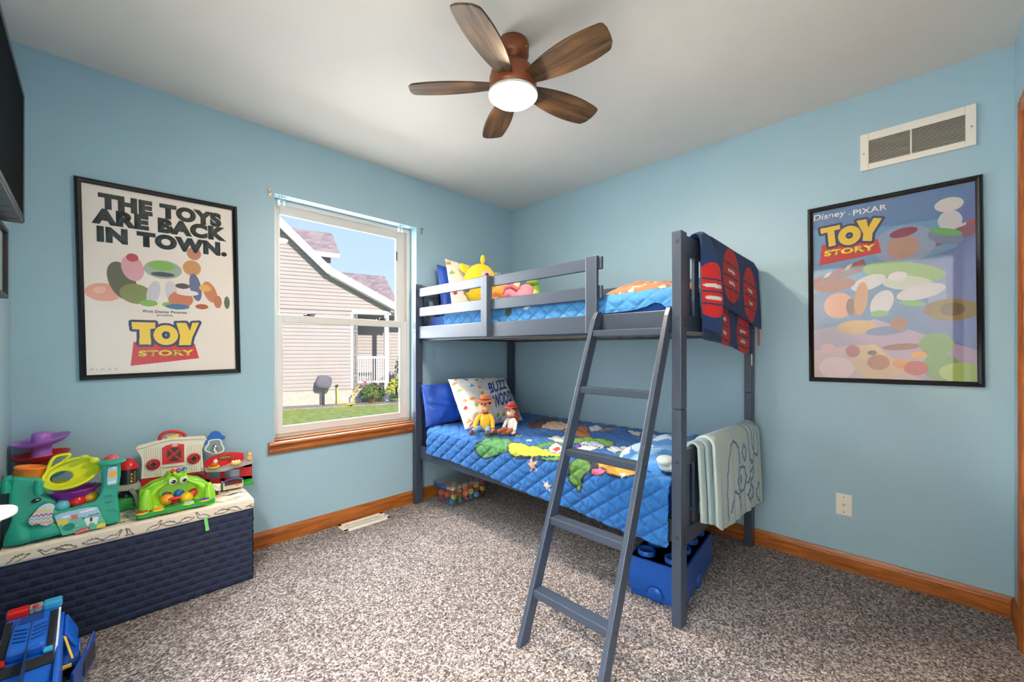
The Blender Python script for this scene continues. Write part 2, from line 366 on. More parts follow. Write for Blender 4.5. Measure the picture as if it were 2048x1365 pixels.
for px, py in ((617, 630), (762, 637)):
    c = onY(.098, px, py); b = MB(); b.box(c[0]-.035, c[0]+.035, .09, .108, 1.360, 1.366); b.lathe((c[0], .098, 1.366), [(.012, 0), (.012, .008), (.005, .01)]); b.beam((c[0]-.005, .098, 1.370), (c[0]+.04, .094, 1.372), .01, .006)
    structure(b.build('sash_lock', black, win))
for z in (1.82, .80): structure(MB().box(-1.141, -1.131, .100, .112, z, z+.065).build('vent_latch', black, win))
# wooden stool
sp_ = [(.086, .600), (-.014, .600), (-.026, .597), (-.032, .588), (-.030, .578), (-.022, .572), (-.020, .560), (-.024, .548), (-.018, .535), (-.012, .528), (0, .526), (0, .594), (.086, .594)]
structure(MB().prism([(-2.028, min(y, 0), z) for y, z in sp_], (.974, 0, 0)).build('sill', oakx, win))
structure(MB().box(WX0+.001, WX1-.001, 0, .086, .585, .6055).build('sill_board', oakx, win))

# ------------------------------------------------------------------ outdoors: the neighbouring house and the lawn
HA = math.radians(-19.5); HW = np.array([math.cos(HA), math.sin(HA), 0]); HN = np.array([-HW[1], HW[0], 0]); HO = np.array([1.888, 9.673, 0]); UPV = np.array([0, 0, 1.])
def hp(s, z, off=0): return HO+HW*s+HN*off+UPV*z
def hbox(b, s0, s1, z0, z1, o0, o1): return b.obox(hp((s0+s1)/2, (z0+z1)/2, (o0+o1)/2), HW*(s1-s0)/2, HN*(o1-o0)/2, UPV*(z1-z0)/2)
siding = mat('vinyl_siding', 'A39790', .6, .03, 3); white_out = mat('white_trim', 'CFCDCF', .5, .02, 3); concrete = mat('concrete', 'BFB0A2', .9, .1, 8, .3, 40)
house = thing('neighbouring_house', hp(.5, -.42), 'beige sided house with brown shingle roof seen through the window', 'house')
def lap(b, s0, s1, z0, z1, off, up=lambda z: None, h=.105):
    """lapped boards: each leans out at its lower edge"""
    z = z0
    while z < z1-1e-6:
        zt = min(z+h, z1); sr = up((z+zt)/2); e = s1 if sr is None else min(s1, sr)
        if e > s0+.02:
            q = [hp(s0, z, off-.022), hp(e, z, off-.022), hp(e, zt, off), hp(s0, zt, off), hp(s0, z, off), hp(e, z, off)]
            b.add(q, [(0, 1, 2, 3), (0, 4, 5, 1)])
        z += h
def rake(z):   # right limit of the gable at height z
    return None if z < 2.38 else (.312+(3.40-z)/.535*1 if z < 3.40 else .312-(z-3.40)/.947)
b = MB(); lap(b, -8, .86, 0, 2.33, 0); lap(b, -8, 2.0, 2.33, 7.0, 0, rake)
b.build('gable_wall', siding, house)

b = MB(); hbox(b, -8, 1.14, -.6, 0, .01, .4); b.build('foundation', concrete, house)
b = MB()
def rk(a, c, w, o0, o1):
    d = np.array(c)-np.array(a); d /= np.linalg.norm(d); nn = np.array([d[1], -d[0]])
    pts = [a, c, (c[0]+nn[0]*w, c[1]+nn[1]*w), (a[0]+nn[0]*w, a[1]+nn[1]*w)]
    b.prism([hp(p[0], p[1], o0) for p in pts], HN*(o1-o0))
rk((-3.0, 6.77), (.33, 3.49), .21, -.3, -.27); rk((.30, 3.52), (2.17, 2.56), .20, -.3, -.27)
rk((-3.0, 6.56), (.33, 3.28), .03, -.27, .05); rk((.30, 3.31), (2.17, 2.35), .03, -.27, .05)
hbox(b, .86, 2.0, 2.24, 2.36, -.05, .1); hbox(b, .83, .90, 0, 2.3, -.03, .05)
b.build('rake_trim', white_out, house)
shing = bpy.data.materials.new('shingles'); shing.use_nodes = True; t = shing.node_tree; N = t.nodes.new; L = t.links.new
co = N('ShaderNodeTexCoord'); bt = N('ShaderNodeTexBrick'); mp = N('ShaderNodeMapping'); L(co.outputs['Object'], mp.inputs[0]); L(mp.outputs[0], bt.inputs['Vector'])
mp.inputs['Rotation'].default_value = (math.radians(90), 0, -HA); bt.inputs['Scale'].default_value = 4.5; bt.inputs['Mortar Size'].default_value = .012; bt.inputs['Row Height'].default_value = .34; bt.inputs['Brick Width'].default_value = 1.0
bt.inputs['Color1'].default_value = (*lin('A8928E'), 1); bt.inputs['Color2'].default_value = (*lin('8A7675'), 1); bt.inputs['Mortar'].default_value = (*lin('66575A'), 1); L(bt.outputs[0], t.nodes['Principled BSDF'].inputs['Base Color']); t.nodes['Principled BSDF'].inputs['Roughness'].default_value = .95
# dormer and rear roof: eave edge nearer, ridge farther
def hitH(px, py, off):
    r = ray(px, py); o = HO+HN*off; k = ((o-CAM)@HN)/(r@HN); return CAM+r*k
def roof(name, tl, tr, br, bl, o_top, o_bot):
    q = [hitH(*tl, o_top), hitH(*tr, o_top), hitH(*br, o_bot), hitH(*bl, o_bot)]
    MB().prism(q, HN*.25).build(name, shing, house); return q
q = roof('dormer_roof', (560, 453), (664, 467), (680, 508), (560, 494), 3.4, 2.2)
b = MB(); b.prism([q[3], q[2], q[2]-UPV*.16, q[3]-UPV*.16], HN*.06); b.build('dormer_fascia', white_out, house)
w0, w1 = hitH(560, 507, 2.5), hitH(661.5, 518, 2.5); b = MB(); b.prism([w0+UPV*.1, w1+UPV*.1, w1-UPV*2, w0-UPV*2], HN*.5); b.build('dormer_wall', siding, house)
roof('rear_roof', (640, 541), (768.9, 552.7), (797, 607), (640, 590), 5.2, 3.2)
# porch
b = MB(); lap(b, .6, 4.5, -.1, 2.6, 1.2); b.build('porch_wall', siding, house)
b = MB(); hbox(b, 1.80, 1.93, -.45, 2.3, -.05, .08); b.build('porch_post', white_out, house)
b = MB(); hbox(b, 1.0, 1.8, .90, .97, -.03, .03); hbox(b, 1.0, 1.8, .16, .22, -.03, .03)
for i in range(12): hbox(b, 1.03+i*.066, 1.055+i*.066, .22, .9, -.012, .012)
b.build('porch_railing', white_out, house)
b = MB(); hbox(b, .86, 4.5, 2.30, 2.34, .05, 1.3); b.build('porch_ceiling', white_out, house)
b = MB(); hbox(b, .95, 4.5, -.12, 0, .1, 1.3); b.build('porch_floor', concrete, house)
b = MB(); random.seed(3); z = -.1
while z < 2.2:
    h = random.uniform(.07, .13); s = .9
    for w in ((.13,) if random.random() < .4 else (.06, .07)): hbox(b, s+.004, s+w-.004, z+.004, z+h-.004, -.03-random.uniform(0, .02), .1); s += w
    z += h
b.build('stone_pillar', mat('field_stone', '8F8781', .9, .2, 5, .3, 30), house, bevel=.008)
b = MB(); b.tube([hp(.45, .12, -.02), hp(.45, .12, -.10), hp(.45, .06, -.12)], .018); hbox(b, .41, .49, .11, .14, -.10, -.06); b.build('water_tap', mat('dark_metal', '4A4442', .5, .05, metal=.6), house)
lawn_m = mat('lawn_grass', '98A24E', .95, .35, 6, .8, 60)
structure(MB().box(-14, 22, .3, 30, -.6, -.43).build('lawn', lawn_m))
bed = MB(); bed.obox(hp(.4, -.425, -.45), HW*3, HN*.32, UPV*.02); structure(bed.build('garden_bed', mat('gravel_mulch', '9A8F80', 1, .5, 40, 1, 60)))
tag(MB().tube([tuple(hp(s, z, o)) for s, z, o in ((.45, .06, -.12), (.46, -.25, -.14), (.47, -.395, -.3), (.6, -.395, -.75), (.8, -.395, -.8), (.62, -.395, -.55), (.9, -.395, -.4), (.85, -.15, -.3), (1.05, .1, -.15))], .018).build('garden_hose', plastic('D9C93A', .5)),
    'yellow garden hose trailing from the wall tap of the house', 'hose')
cv = thing('tap_cover', hp(.08, -.43, -.35), 'grey cloth bag tied over a short post by the house', 'cover')
b = MB(); c0 = hp(.09, .25, -.35)
b.ell(c0, (.21, .12, .19), 20, rotz(HA) @ rotax((0, 1, 0), .18), lambda p: (np.sign(p[0])*abs(p[0])**.6, p[1]*(1+.15*math.sin(9*p[0])), np.sign(p[2])*abs(p[2])**.6)); b.build('bag', cloth('6E6A72'), cv)
b = MB(); b.cyl(hp(.08, -.45, -.35), hp(.08, .12, -.35), .035); b.build('post', mat('dark_metal'), cv)
def leaves(b, c, r, n, size, seed):
    random.seed(seed)
    for _ in range(n):
        d = np.random.normal(size=3); d /= np.linalg.norm(d); d[2] = abs(d[2])*1.0-.25; p = np.array(c)+d*np.array(r)*random.uniform(.55, 1)
        a = np.random.normal(size=3); a /= np.linalg.norm(a); k = np.cross(a, d); k /= np.linalg.norm(k)+1e-6; s = size*random.uniform(.6, 1.3)
        b.add([p-a*s, p+k*s*.45, p+a*s, p-k*s*.45], [(0, 1, 2, 3)])
    return b
bush = thing('rose_bush', hp(1.38, -.43, -.5), 'low rose bush with red blooms in front of the porch', 'bush')
leaves(MB(), hp(1.38, -.12, -.5), (.42, .3, .42), 900, .045, 5).build('foliage', mat('leaf_mid', '5C7038', .8, .35, 9), bush)
bl = leaves(MB(), hp(1.2, .12, -.5), (.30, .25, .28), 40, .035, 6).build('blooms', mat('rose_red', '9E3646', .7, .2), bush); bl['kind'] = 'stuff'
b = MB(); np.random.seed(4)
for i in range(9): b.cyl(hp(1.38, -.43, -.5), hp(1.38+random.uniform(-.32, .32), random.uniform(.0, .4), -.5+random.uniform(-.2, .2)), .008, .004, 6)
b.build('stems', mat('bark', '6B4A3A', .9), bush)
tag(leaves(MB(), hp(2.02, .0, -.85), (.36, .28, .46), 700, .05, 8).build('yellow_shrub', mat('leaf_yellow', 'A9A63A', .8, .3, 9)), 'yellow-green shrub beside the white porch post', 'bush')
tag(leaves(MB(), hp(2.42, .62, -.45), (.42, .3, .75), 900, .06, 9).build('tall_shrub', mat('leaf_dark', '4C6B36', .8, .35, 9)), 'tall dark green shrub behind the yellow-green shrub', 'bush')
# ------------------------------------------------------------------ things fixed to walls, floor and ceiling
steel = mat('zinc_steel', 'B9B4AC', .35, .05, metal=.9); cream = mat('cream_enamel', 'EBE4D6', .4, .01); dark_in = mat('dark_interior', '2A2725', .9)
# wall return grille
g = thing('return_air_grille', (0, -2.691, 2.046), 'white metal return-air grille high on the wall above the framed blue poster', 'vent')
y0, y1, z0, z1 = -2.888, -2.494, 2.047, 2.230; gw = mat('grille_white', 'E6E0D6', .45, .01)
b = MB(); P = [(y1-.033, y1-.183), (y0+.205, y0+.033)]
b.box(-.012, -.0005, y1-.033, y1, z0, z1); b.box(-.012, -.0005, y0, y0+.033, z0, z1); b.box(-.012, -.0005, y0+.033, y1-.033, z1-.036, z1); b.box(-.012, -.0005, y0+.033, y1-.033, z0, z0+.03); b.box(-.012, -.0005, y0+.205, y1-.183, z0+.03, z1-.036)
b.build('frame', gw, g, bevel=.002)
b = MB()
for ya, yb in P:
    for i in range(17):
        z = z0+.036+i*(.117/17); b.obox((-.006, (ya+yb)/2, z), (.0055, 0, .0028), (0, abs(ya-yb)/2, 0), (-.0003, 0, .0006))
b.build('louvre', gw, g)
MB().box(-.001, -.0003, y0+.02, y1-.02, z0+.02, z1-.02).build('duct_back', dark_in, g)
for y, z in ((y1-.014, z0+.085), (y0+.014, z0+.085)): MB().lathe((-.012, y, z), [(.004, 0), (.004, .001), (.002, .002)], (-1, 0, 0), 12).build('screw', steel, g)
# floor register
g = thing('floor_register', (-1.482, -.092, 0), 'cream metal floor register in the carpet under the window', 'vent')
b = MB(); x0, x1, y0, y1 = -1.643, -1.322, -.158, -.03
b.box(x0, x1, y0, y0+.028, 0, .009); b.box(x0, x1, y1-.028, y1, 0, .009); b.box(x0, x0+.03, y0, y1, 0, .009); b.box(x1-.03, x1, y0, y1, 0, .009); b.build('frame', cream, g, bevel=.003)
b = MB()
for i in range(22): b.box(x0+.035+i*.0118, x0+.0405+i*.0118, y0+.026, y1-.026, .001, .007)
b.box(x0+.03, x1-.03, (y0+y1)/2-.004, (y0+y1)/2+.004, .002, .0075); b.build('fin', cream, g)
MB().box(x0+.02, x1-.02, y0+.02, y1-.02, .0004, .0012).build('duct_back', dark_in, g)
b = MB(); b.beam((x1-.026, y0+.05, .009), (x1-.012, y0+.062, .016), .006, .006); b.build('damper_lever', steel, g)
# coax plate
g = thing('cable_wall_plate', (0, -2.428, .28), 'white cable outlet plate on the wall below the framed blue poster', 'wall plate')
MB().box(-.006, -.0004, -2.461, -2.395, .281, .392).build('plate', cream, g, bevel=.003)
MB().cyl((-.006, -2.428, .336), (-.018, -2.428, .336), .0055).build('connector', steel, g)
for z in (.375, .298): MB().lathe((-.006, -2.428, z), [(.0035, 0), (.0035, .001), (.001, .0016)], (-1, 0, 0), 12).build('screw', steel, g)
# curtain rod holders and blind clips
for px, py, l in ((540, 385, 'small metal curtain-rod holder on the wall up left of the window'), (843, 462, 'small metal curtain-rod holder on the wall right of the window')):
    c = onY(0, px, py); g = thing('curtain_rod_holder', (c[0], 0, c[2]-.02), l, 'curtain bracket', 'curtain-rod holders by the window')
    MB().box(c[0]-.008, c[0]+.008, -.003, 0, c[2]-.026, c[2]+.022).build('back_plate', steel, g, bevel=.001)
    b = MB(); b.tube([(c[0], -.002, c[2]), (c[0], -.022, c[2]-.002), (c[0], -.026, c[2]+.010)], .004); b.build('hook', steel, g)
    MB().ell((c[0], -.004, c[2]-.02), .003, 10).build('screw', mat('brass', 'C9A45C'), g)
clearp = clear_mat('clear_plastic', (.82, .93, .93), .1, .1, .2)
for px, py, l in ((564, 400, 'clear plastic blind clip under the window head, left end'), (801, 461, 'clear plastic blind clip under the window head, right end')):
    c = onY(.045, px, py); g = thing('blind_clip', (c[0], .045, WZ1-.04), l, 'blind bracket', 'clear blind clips in the window head')
    b = MB(); b.box(c[0]-.016, c[0]+.016, .03, .062, WZ1-.004, WZ1-.0005); b.box(c[0]-.016, c[0]-.012, .03, .062, WZ1-.045, WZ1-.004); b.box(c[0]+.012, c[0]+.016, .03, .062, WZ1-.045, WZ1-.004); b.box(c[0]-.016, c[0]+.016, .028, .032, WZ1-.045, WZ1-.02)
    b.build('clip', clearp, g); MB().ell((c[0], .046, WZ1-.006), .004, 10).build('screw', steel, g)

# ------------------------------------------------------------------ ceiling fan
FX, FY = -1.497, -1.483
fan = thing('ceiling_fan', (FX, FY, 2.2), 'brown five-blade ceiling fan with lit round lamp', 'ceiling fan')
bronze = mat('fan_copper', '8A4B2C', .38, .06, 12, metal=.35); fwood = wood('fan_walnut', '3E2415', '8F5C34', 0, .45, 4, 9)
MB().lathe((FX, FY, 2.44), [(0, 0), (.064, 0), (.067, -.012), (.067, -.055), (.060, -.066), (.047, -.076), (.043, -.086), (0, -.088)][::-1], n=40).build('canopy', bronze, fan)
MB().lathe((FX, FY, 2.36), [(0, .0), (.043, 0), (.05, -.012), (.078, -.03), (.094, -.05), (.10, -.075), (.10, -.115), (.096, -.135), (0, -.137)][::-1], n=40).build('motor_housing', bronze, fan)
for a in (40, 160, 280): MB().ell((FX+.067*math.cos(math.radians(a)), FY+.067*math.sin(math.radians(a)), 2.40), .005, 10).build('screw', mat('brass'), fan)
def blade(deg):
    a = math.radians(deg); R = rotz(a) @ rotax((1, 0, 0), math.radians(-13)); o = np.array([FX, FY, 2.262])
    n = 26; lo, hi = [], []
    for i in range(n+1):
        t = i/n; x = .080+.352*t; w = .026+.041*math.sin(math.pi*min(.02+.74*t, 1))**.85
        lo.append((x, -w)); hi.append((x-.012*t**6, w))
    xe, wl = lo[-1]; wh = hi[-1][1]
    tip = [(xe+.010, wl+.006), (xe+.016, wl*.5), (xe+.015, 0), (xe+.009, wh*.55), (xe-.004, wh-.006)]
    out = lo+tip+hi[::-1]
    b = MB(); P = [o+R @ np.array([x, y, -.004]) for x, y in out]; b.prism(P, R @ np.array([0, 0, .008]))
    m = wood('fan_walnut%d' % deg, '1C120A', '70502E', 0, .5, 5, 8); mp = m.node_tree.nodes['Mapping']; mp.vector_type = 'TEXTURE'; mp.inputs['Rotation'].default_value = (0, 0, a); mp.inputs['Scale'].default_value = (.22, .028, .03)
    return b.build('blade', m, fan, bevel=.002)
for k in range(5): blade(131+72*k)
MB().lathe((FX, FY, 2.226), [(.096, 0), (.1045, -.002), (.1055, -.010), (.102, -.0125), (.098, -.011)], n=48, caps=False).build('lamp_ring', mat('satin_white_ring', 'D8D2CC', .4, .01), fan)
em = bpy.data.materials.new('lamp_diffuser'); em.use_nodes = True; t = em.node_tree; q = t.nodes['Principled BSDF']; q.inputs['Emission Color'].default_value = (1, .81, .58, 1); q.inputs['Emission Strength'].default_value = LAMP_STRENGTH; q.inputs['Base Color'].default_value = (.9, .9, .88, 1)
MB().lathe((FX, FY, 2.21), [(0, -.020), (.03, -.0195), (.06, -.0165), (.084, -.010), (.0975, .002), (.0975, .006), (0, .007)], n=48).build('lamp_diffuser', em, fan)

# ------------------------------------------------------------------ television, small frame and shelf on the left wall
tv = thing('television', (-2.95, -.83, 1.59), 'black flat television hung on the left wall', 'television')
TX = -2.918; gloss_black = mat('gloss_black', '020203', .5, .0, spec=.01); grey_pl = mat('grey_plastic', '55585C', .5, .03)
b = MB(); b.box(TX-.052, TX-.004, -1.62, -.445, 1.592, 2.047); b.build('body', black, tv, bevel=.004)
b = MB(); frame = [(-1.62, -.445, 2.030, 2.047), (-1.62, -.445, 1.592, 1.612), (-1.62, -1.602, 1.592, 2.047), (-.463, -.445, 1.592, 2.047)]
for a0, a1, c0, c1 in frame: b.box(TX-.006, TX, a0, a1, c0, c1)
b.build('bezel', black, tv, bevel=.002)
MB().box(TX-.006, TX-.003, -1.604, -.461, 1.610, 2.032).build('screen', gloss_black, tv)
b = MB(); b.box(TX-.052, TX-.002, -1.61, -.455, 1.586, 1.593)
for i in range(12): b.box(TX-.04, TX-.008, -.52-i*.09, -.515-i*.09, 1.5845, 1.587)
b.build('lower_edge', grey_pl, tv)
b = MB(); b.box(XL+.001, TX-.05, -1.15, -.9, 1.7, 1.9); b.build('wall_mount', black, tv)
pf = thing('picture_frame', (XL+.01, -.49, 1.32), 'small black picture frame on the left wall under the television', 'picture frame')
b = MB()
for a0, a1, c0, c1 in ((-.62, -.36, 1.56, 1.575), (-.62, -.36, 1.325, 1.34), (-.62, -.605, 1.325, 1.575), (-.375, -.36, 1.325, 1.575)): b.box(XL+.001, XL+.026, a0, a1, c0, c1)
b.build('frame', black, pf, bevel=.002)
ys, zs = np.meshgrid(np.linspace(-.606, -.374, 80), np.linspace(1.339, 1.561, 80)); p = Paint(ys, zs, 'EDEAE0')
for i in range(14): p.ell(-.6+random.random()*.22, 1.35+random.random()*.2, .02, .012, random.choice(['BFD3C0', 'D9D3B0', 'C9C4D8', 'B6CAD6']), random.random()*90)
sheet('print', np.full_like(ys, XL+.014), ys, zs, p.c, mat('print_paper', vcol=True, rough=.6, var=.01), pf)
MB().box(XL+.017, XL+.019, -.606, -.374, 1.339, 1.561).build('glass', clear_mat('picture_glass', (1, 1, 1), .03, .01), pf)
sh = thing('wall_shelf', (-2.92, -1.6, .80), 'small white rounded wall shelf on a chrome bracket, left of the elephant toy', 'shelf')
wl = mat('white_lacquer', 'F4EFEA', .25, .01)
zt = .84; pf_, pn_ = onZ(zt, 20, 1006), onZ(zt, 5, 1031); ye, yn = pf_[1], pn_[1]; xe = onZ(zt, 35, 1016)[0]
out = [(XL+.002, yn)]+[(xe-.035+.035*math.sin(q), (ye+yn)/2-(ye-yn)/2*math.cos(q)) for q in np.linspace(0, math.pi, 14)]+[(XL+.002, ye)]
MB().prism([(x, y, zt-.012) for x, y in out], (0, 0, .012)).build('board', wl, sh, bevel=.004, seg=3)
chrome = mat('chrome', 'E6E2DE', .12, .02, metal=1)
b = MB(); b.tube([(XL+.003, (ye+yn)/2, zt-.12), (XL+.012, (ye+yn)/2, zt-.10), (-2.885, (ye+yn)/2, zt-.030), (-2.872, (ye+yn)/2, zt-.014)], .008, 8); b.box(XL+.001, XL+.006, (ye+yn)/2-.012, (ye+yn)/2+.012, zt-.14, zt-.012); b.build('bracket', chrome, sh)
bx = thing('white_device', (-2.93, ye-.03, zt), 'small silvery box standing on the white wall shelf', 'device')
MB().box(-2.978, -2.893, ye-.055, ye-.010, zt+.0005, zt+.024).build('case', wl, bx, bevel=.003)
MB().box(-2.974, -2.900, ye-.057, ye-.054, zt+.004, zt+.018).build('reflection_strip', mat('amber_reflection', 'C98A4E', .2, .1, metal=.8), bx)  # amber strip puts a warm reflection into the colour of the case
# ------------------------------------------------------------------ bunk bed
BX0, BX1, BY0, BY1 = -1.07, -.023, -2.02, -.018      # front / back, foot / head
grey = mat('grey_paint', '3B4556', .36, .03, 9, .05, 90, spec=.55)
bed = thing('bunk_bed', ((BX0+BX1)/2, (BY0+BY1)/2, 0), 'slate grey wooden twin bunk bed along the blue wall', 'bunk bed')
for x in (BX0, BX1-.06):
    for y in (BY0, BY1-.04):
        b = MB(); b.box(x, x+.06, y, y+.04, 0, .893); b.box(x+.003, x+.057, y+.003, y+.037, .892, .898); b.box(x, x+.06, y, y+.04, .897, 1.63)
        b.build('post', grey, bed, bevel=.003)
def bolt(c, ax, m=None): MB().lathe(c, [(.0075, -.002), (.0075, .0008), (.005, .001), (.004, -.0015), (0, -.0015)], ax, 14, caps=False).build('bolt', mat('bolt_dark', '3A332E', .5, .05, metal=.5), bed)
for y in (BY0+.016, BY1-.016):
    for z in (.37, .68, 1.27, 1.585): bolt((BX0-.0003, y, z), (-1, 0, 0))
for z in (.34, .365, 1.242, 1.268): bolt((-1.035, BY0-.0003, z), (0, -1, 0)); bolt((-.05, BY0-.0003, z), (0, -1, 0))
for y in (BY0+.009, BY1-.031):                                  # head and foot frames
    for z0, z1 in ((.651, .720), (.318, .386), (1.541, 1.624), (1.219, 1.288)):
        MB().box(BX0+.06, BX1-.06, y, y+.022, z0, z1).build('end_rail', grey, bed, bevel=.003)
    for z0, z1 in ((.386, .651), (1.288, 1.541)):
        for i in range(9): x = BX0+.075+i*.0985; MB().box(x, x+.052, y+.004, y+.018, z0-.004, z1+.004).build('end_slat', grey, bed, bevel=.002)
def rail(x0, x1, y0, y1, z0, z1, name='side_rail'): return MB().box(x0, x1, y0, y1, z0, z1).build(name, grey, bed, bevel=.004)
YA, YB = BY0+.04, BY1-.04
rail(-1.028, -1.006, YA, YB, 1.222, 1.312); rail(-1.045, -1.022, YA, YB, .335, .430)
rail(BX1-.045, BX1-.022, YA, YB, 1.227, 1.312); rail(BX1-.045, BX1-.022, YA, YB, .335, .430)
for z0, z1 in ((1.534, 1.598), (1.389, 1.455), (1.226, 1.316)): rail(-1.050, -1.030, -.770, YB, z0, z1, 'guard_rail')
rail(-1.056, -1.012, -.827, -.768, 1.224, 1.600, 'guard_stile')
for z0, z1 in ((1.533, 1.596), (1.389, 1.455)): rail(-1.028, -1.008, -1.618, -.827, z0, z1, 'guard_rail')
rail(-1.050, -1.0285, -1.605, -1.540, 1.220, 1.598, 'guard_stile')
rail(BX1-.045, BX1-.025, YA, YB, 1.534, 1.597, 'guard_rail')
pale = mat('pale_pine', 'CDB99A', .6, .08, 10)
for z in (.385, 1.232):
    for i in range(12): y = YA+.06+i*.155; MB().box(-1.004, BX1-.05, y, y+.07, z, z+.015).build('bed_slat', pale, bed)
for x in (-1.004, BX1-.065):
    for z in (.365, 1.214): MB().box(x, x+.02, YA, YB, z, z+.018).build('slat_ledger', grey, bed)

# ladder
lad = thing('bunk_ladder', (-1.35, -1.79, 0), 'slate grey wooden ladder leaning on the upper bunk', 'ladder')
def lx(z): return -1.61+.402*z
for y in (-1.627, -1.979):
    b = MB(); o = [(lx(0), 0), (lx(0)+.055, 0), (lx(1.26)+.055, 1.26), (-1.030, 1.318), (-1.052, 1.325), (-1.074, 1.318), (lx(1.28), 1.285)]
    b.prism([(x, y, z) for x, z in o], (0, .021, 0)); b.build('ladder_side', grey, lad, bevel=.003)
for z in (1.232, .976, .714, .452, .195):
    b = MB(); b.box(lx(z)+.001, lx(z)+.052, -1.958, -1.627, z-.030, z); b.build('rung', grey, lad, bevel=.003)
    MB().lathe((lx(z)+.026, -1.9793, z-.015), [(.006, -.002), (.006, .0006), (.003, -.001), (0, -.001)], (0, -1, 0), 12, caps=False).build('bolt', mat('bolt_dark'), lad)

# ------------------------------------------------------------------ mattresses and quilts
royal = mat('royal_blue_sheet', '1F56B4', .8, .12, 14, .25, 60, sheen=.2)
def mattress(z0, z1, label):
    b = MB(); b.box(-.962, BX1-.055, BY0+.055, BY1-.052, z0, z1); o = b.build('mattress', royal, bevel=.03, seg=5); return tag(o, label, 'mattress')
mattress(.402, .572, 'lower bunk mattress in a royal blue fitted sheet'); mattress(1.249, 1.392, 'upper bunk mattress in a royal blue fitted sheet')
quilt_m = mat('quilt_cotton', vcol=True, rough=.85, var=.06, scale=70, bump=.5, bscale=190, sheen=.15)
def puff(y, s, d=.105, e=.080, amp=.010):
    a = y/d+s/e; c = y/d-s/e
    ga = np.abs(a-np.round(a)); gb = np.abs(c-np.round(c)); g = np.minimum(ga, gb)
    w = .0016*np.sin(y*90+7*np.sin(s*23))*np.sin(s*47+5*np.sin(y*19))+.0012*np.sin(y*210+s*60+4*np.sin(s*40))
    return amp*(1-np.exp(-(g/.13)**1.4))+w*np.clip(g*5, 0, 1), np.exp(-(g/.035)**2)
# lower quilt: lies on the mattress, rolls over the front rail and hangs
ZT, R0 = .583, .05
yv = np.arange(-1.966, -.195, .0062); hem_y = [-2.1, -1.98, -1.957, -1.82, -1.42, -1.17, -.785, -.487, -.255, 0]; hem_z = [.345, .345, .313, .319, .349, .352, .385, .403, .402, .415]
hem = np.interp(yv, hem_y, hem_z); S1 = .95; ARC = math.pi/2*R0
sv = np.linspace(0, 1, 215)
def quilt_profile(fr, hemz, xback, xfront, zt, r0, s1):
    """points of a cross-section: flat top, rounded front edge, hanging skirt"""
    nA, nB = .70, .76; drop = (zt-r0)-hemz
    x = np.empty_like(fr); z = np.empty_like(fr); s = np.empty_like(fr); nx = np.zeros_like(fr); nz = np.zeros_like(fr)
    A = fr <= nA; q = fr[A]/nA; x[A] = xback+(xfront+r0-xback)*q; z[A] = zt; s[A] = q*s1; nz[A] = 1
    B = (fr > nA) & (fr <= nB); q = (fr[B]-nA)/(nB-nA)*math.pi/2; x[B] = xfront+r0-r0*np.sin(q); z[B] = zt-r0+r0*np.cos(q); s[B] = s1+r0*q; nx[B] = -np.sin(q); nz[B] = np.cos(q)
    Cc = fr > nB; q = (fr[Cc]-nB)/(1-nB); x[Cc] = xfront; z[Cc] = zt-r0-(drop*q if np.isscalar(drop) else drop[Cc]*q); s[Cc] = s1+r0*math.pi/2+(drop if np.isscalar(drop) else drop[Cc])*q; nx[Cc] = -1
    return x, z, s, nx, nz
YY, FRG = np.meshgrid(yv, sv); HZ = np.broadcast_to(hem, YY.shape)
X, Z, S, NX, NZ = quilt_profile(FRG, HZ, -.075, -1.062, ZT, R0, S1)
h, seam = puff(YY, S)
sag = .010*np.sin(YY*3.1+.6)*np.clip(S/.9, 0, 1)*(NZ > .5)+.008*np.sin(YY*9+1)*(NX < -.5)*np.clip((S-S1)/.2, 0, 1)
X = X+NX*(h+np.abs(sag)*.7); Z = Z+NZ*(h+sag*.25)
def qs(px, py):
    p = onZ(ZT+.005, px, py)
    if p[0] > -1.03: return (p[1], (-.075-p[0])/(.987-R0)*S1)
    p = onX(-1.068, px, py); return (p[1], S1+ARC+(ZT-R0-p[2]))
def z7(x, y): return qs(800+x/4.402, 720+y/4.402)
def z9(x, y): return qs(980+x/4.708, 820+y/4.708)
P = Paint(YY, S, '1B66AE'); ED = '1B2A3A'
def B9(pts, col, w=.008, edge=ED): P.blob([z9(*q) for q in pts], col, edge, w)
def B7(pts, col, w=.008, edge=ED): P.blob([z7(*q) for q in pts], col, edge, w)
# plain coloured appliqué patches
B9([(350, 150), (450, 95), (580, 75), (640, 110), (560, 150), (430, 180)], '5B2F1D'); B9([(480, 165), (560, 115), (700, 120), (790, 160), (700, 190), (560, 185)], 'E9C6A8')
B9([(690, 120), (760, 100), (840, 110), (820, 135), (740, 140)], '9B2A33'); B9([(820, 170), (900, 150), (930, 200), (850, 235)], 'B9692F'); B9([(930, 165), (1010, 150), (1060, 190), (960, 205)], 'E8E4E0')
B9([(1010, 205), (1100, 170), (1190, 180), (1080, 200)], 'C88A4A'); B9([(1290, 195), (1400, 215), (1560, 235), (1600, 262), (1450, 265), (1340, 240)], 'E4E0DC'); B9([(1420, 235), (1480, 232), (1470, 262), (1420, 262)], 'A8322E')
B9([(1520, 280), (1600, 262), (1700, 270), (1640, 305), (1540, 310)], '5B2F1D'); B9([(690, 195), (760, 190), (940, 230), (900, 262), (740, 240)], 'C9703A')
B9([(540, 270), (620, 250), (720, 262), (740, 300), (640, 305)], 'E9EBF0'); B9([(740, 290), (900, 262), (1060, 280), (1150, 300), (1160, 340), (1000, 340), (800, 320)], '8CC63E')
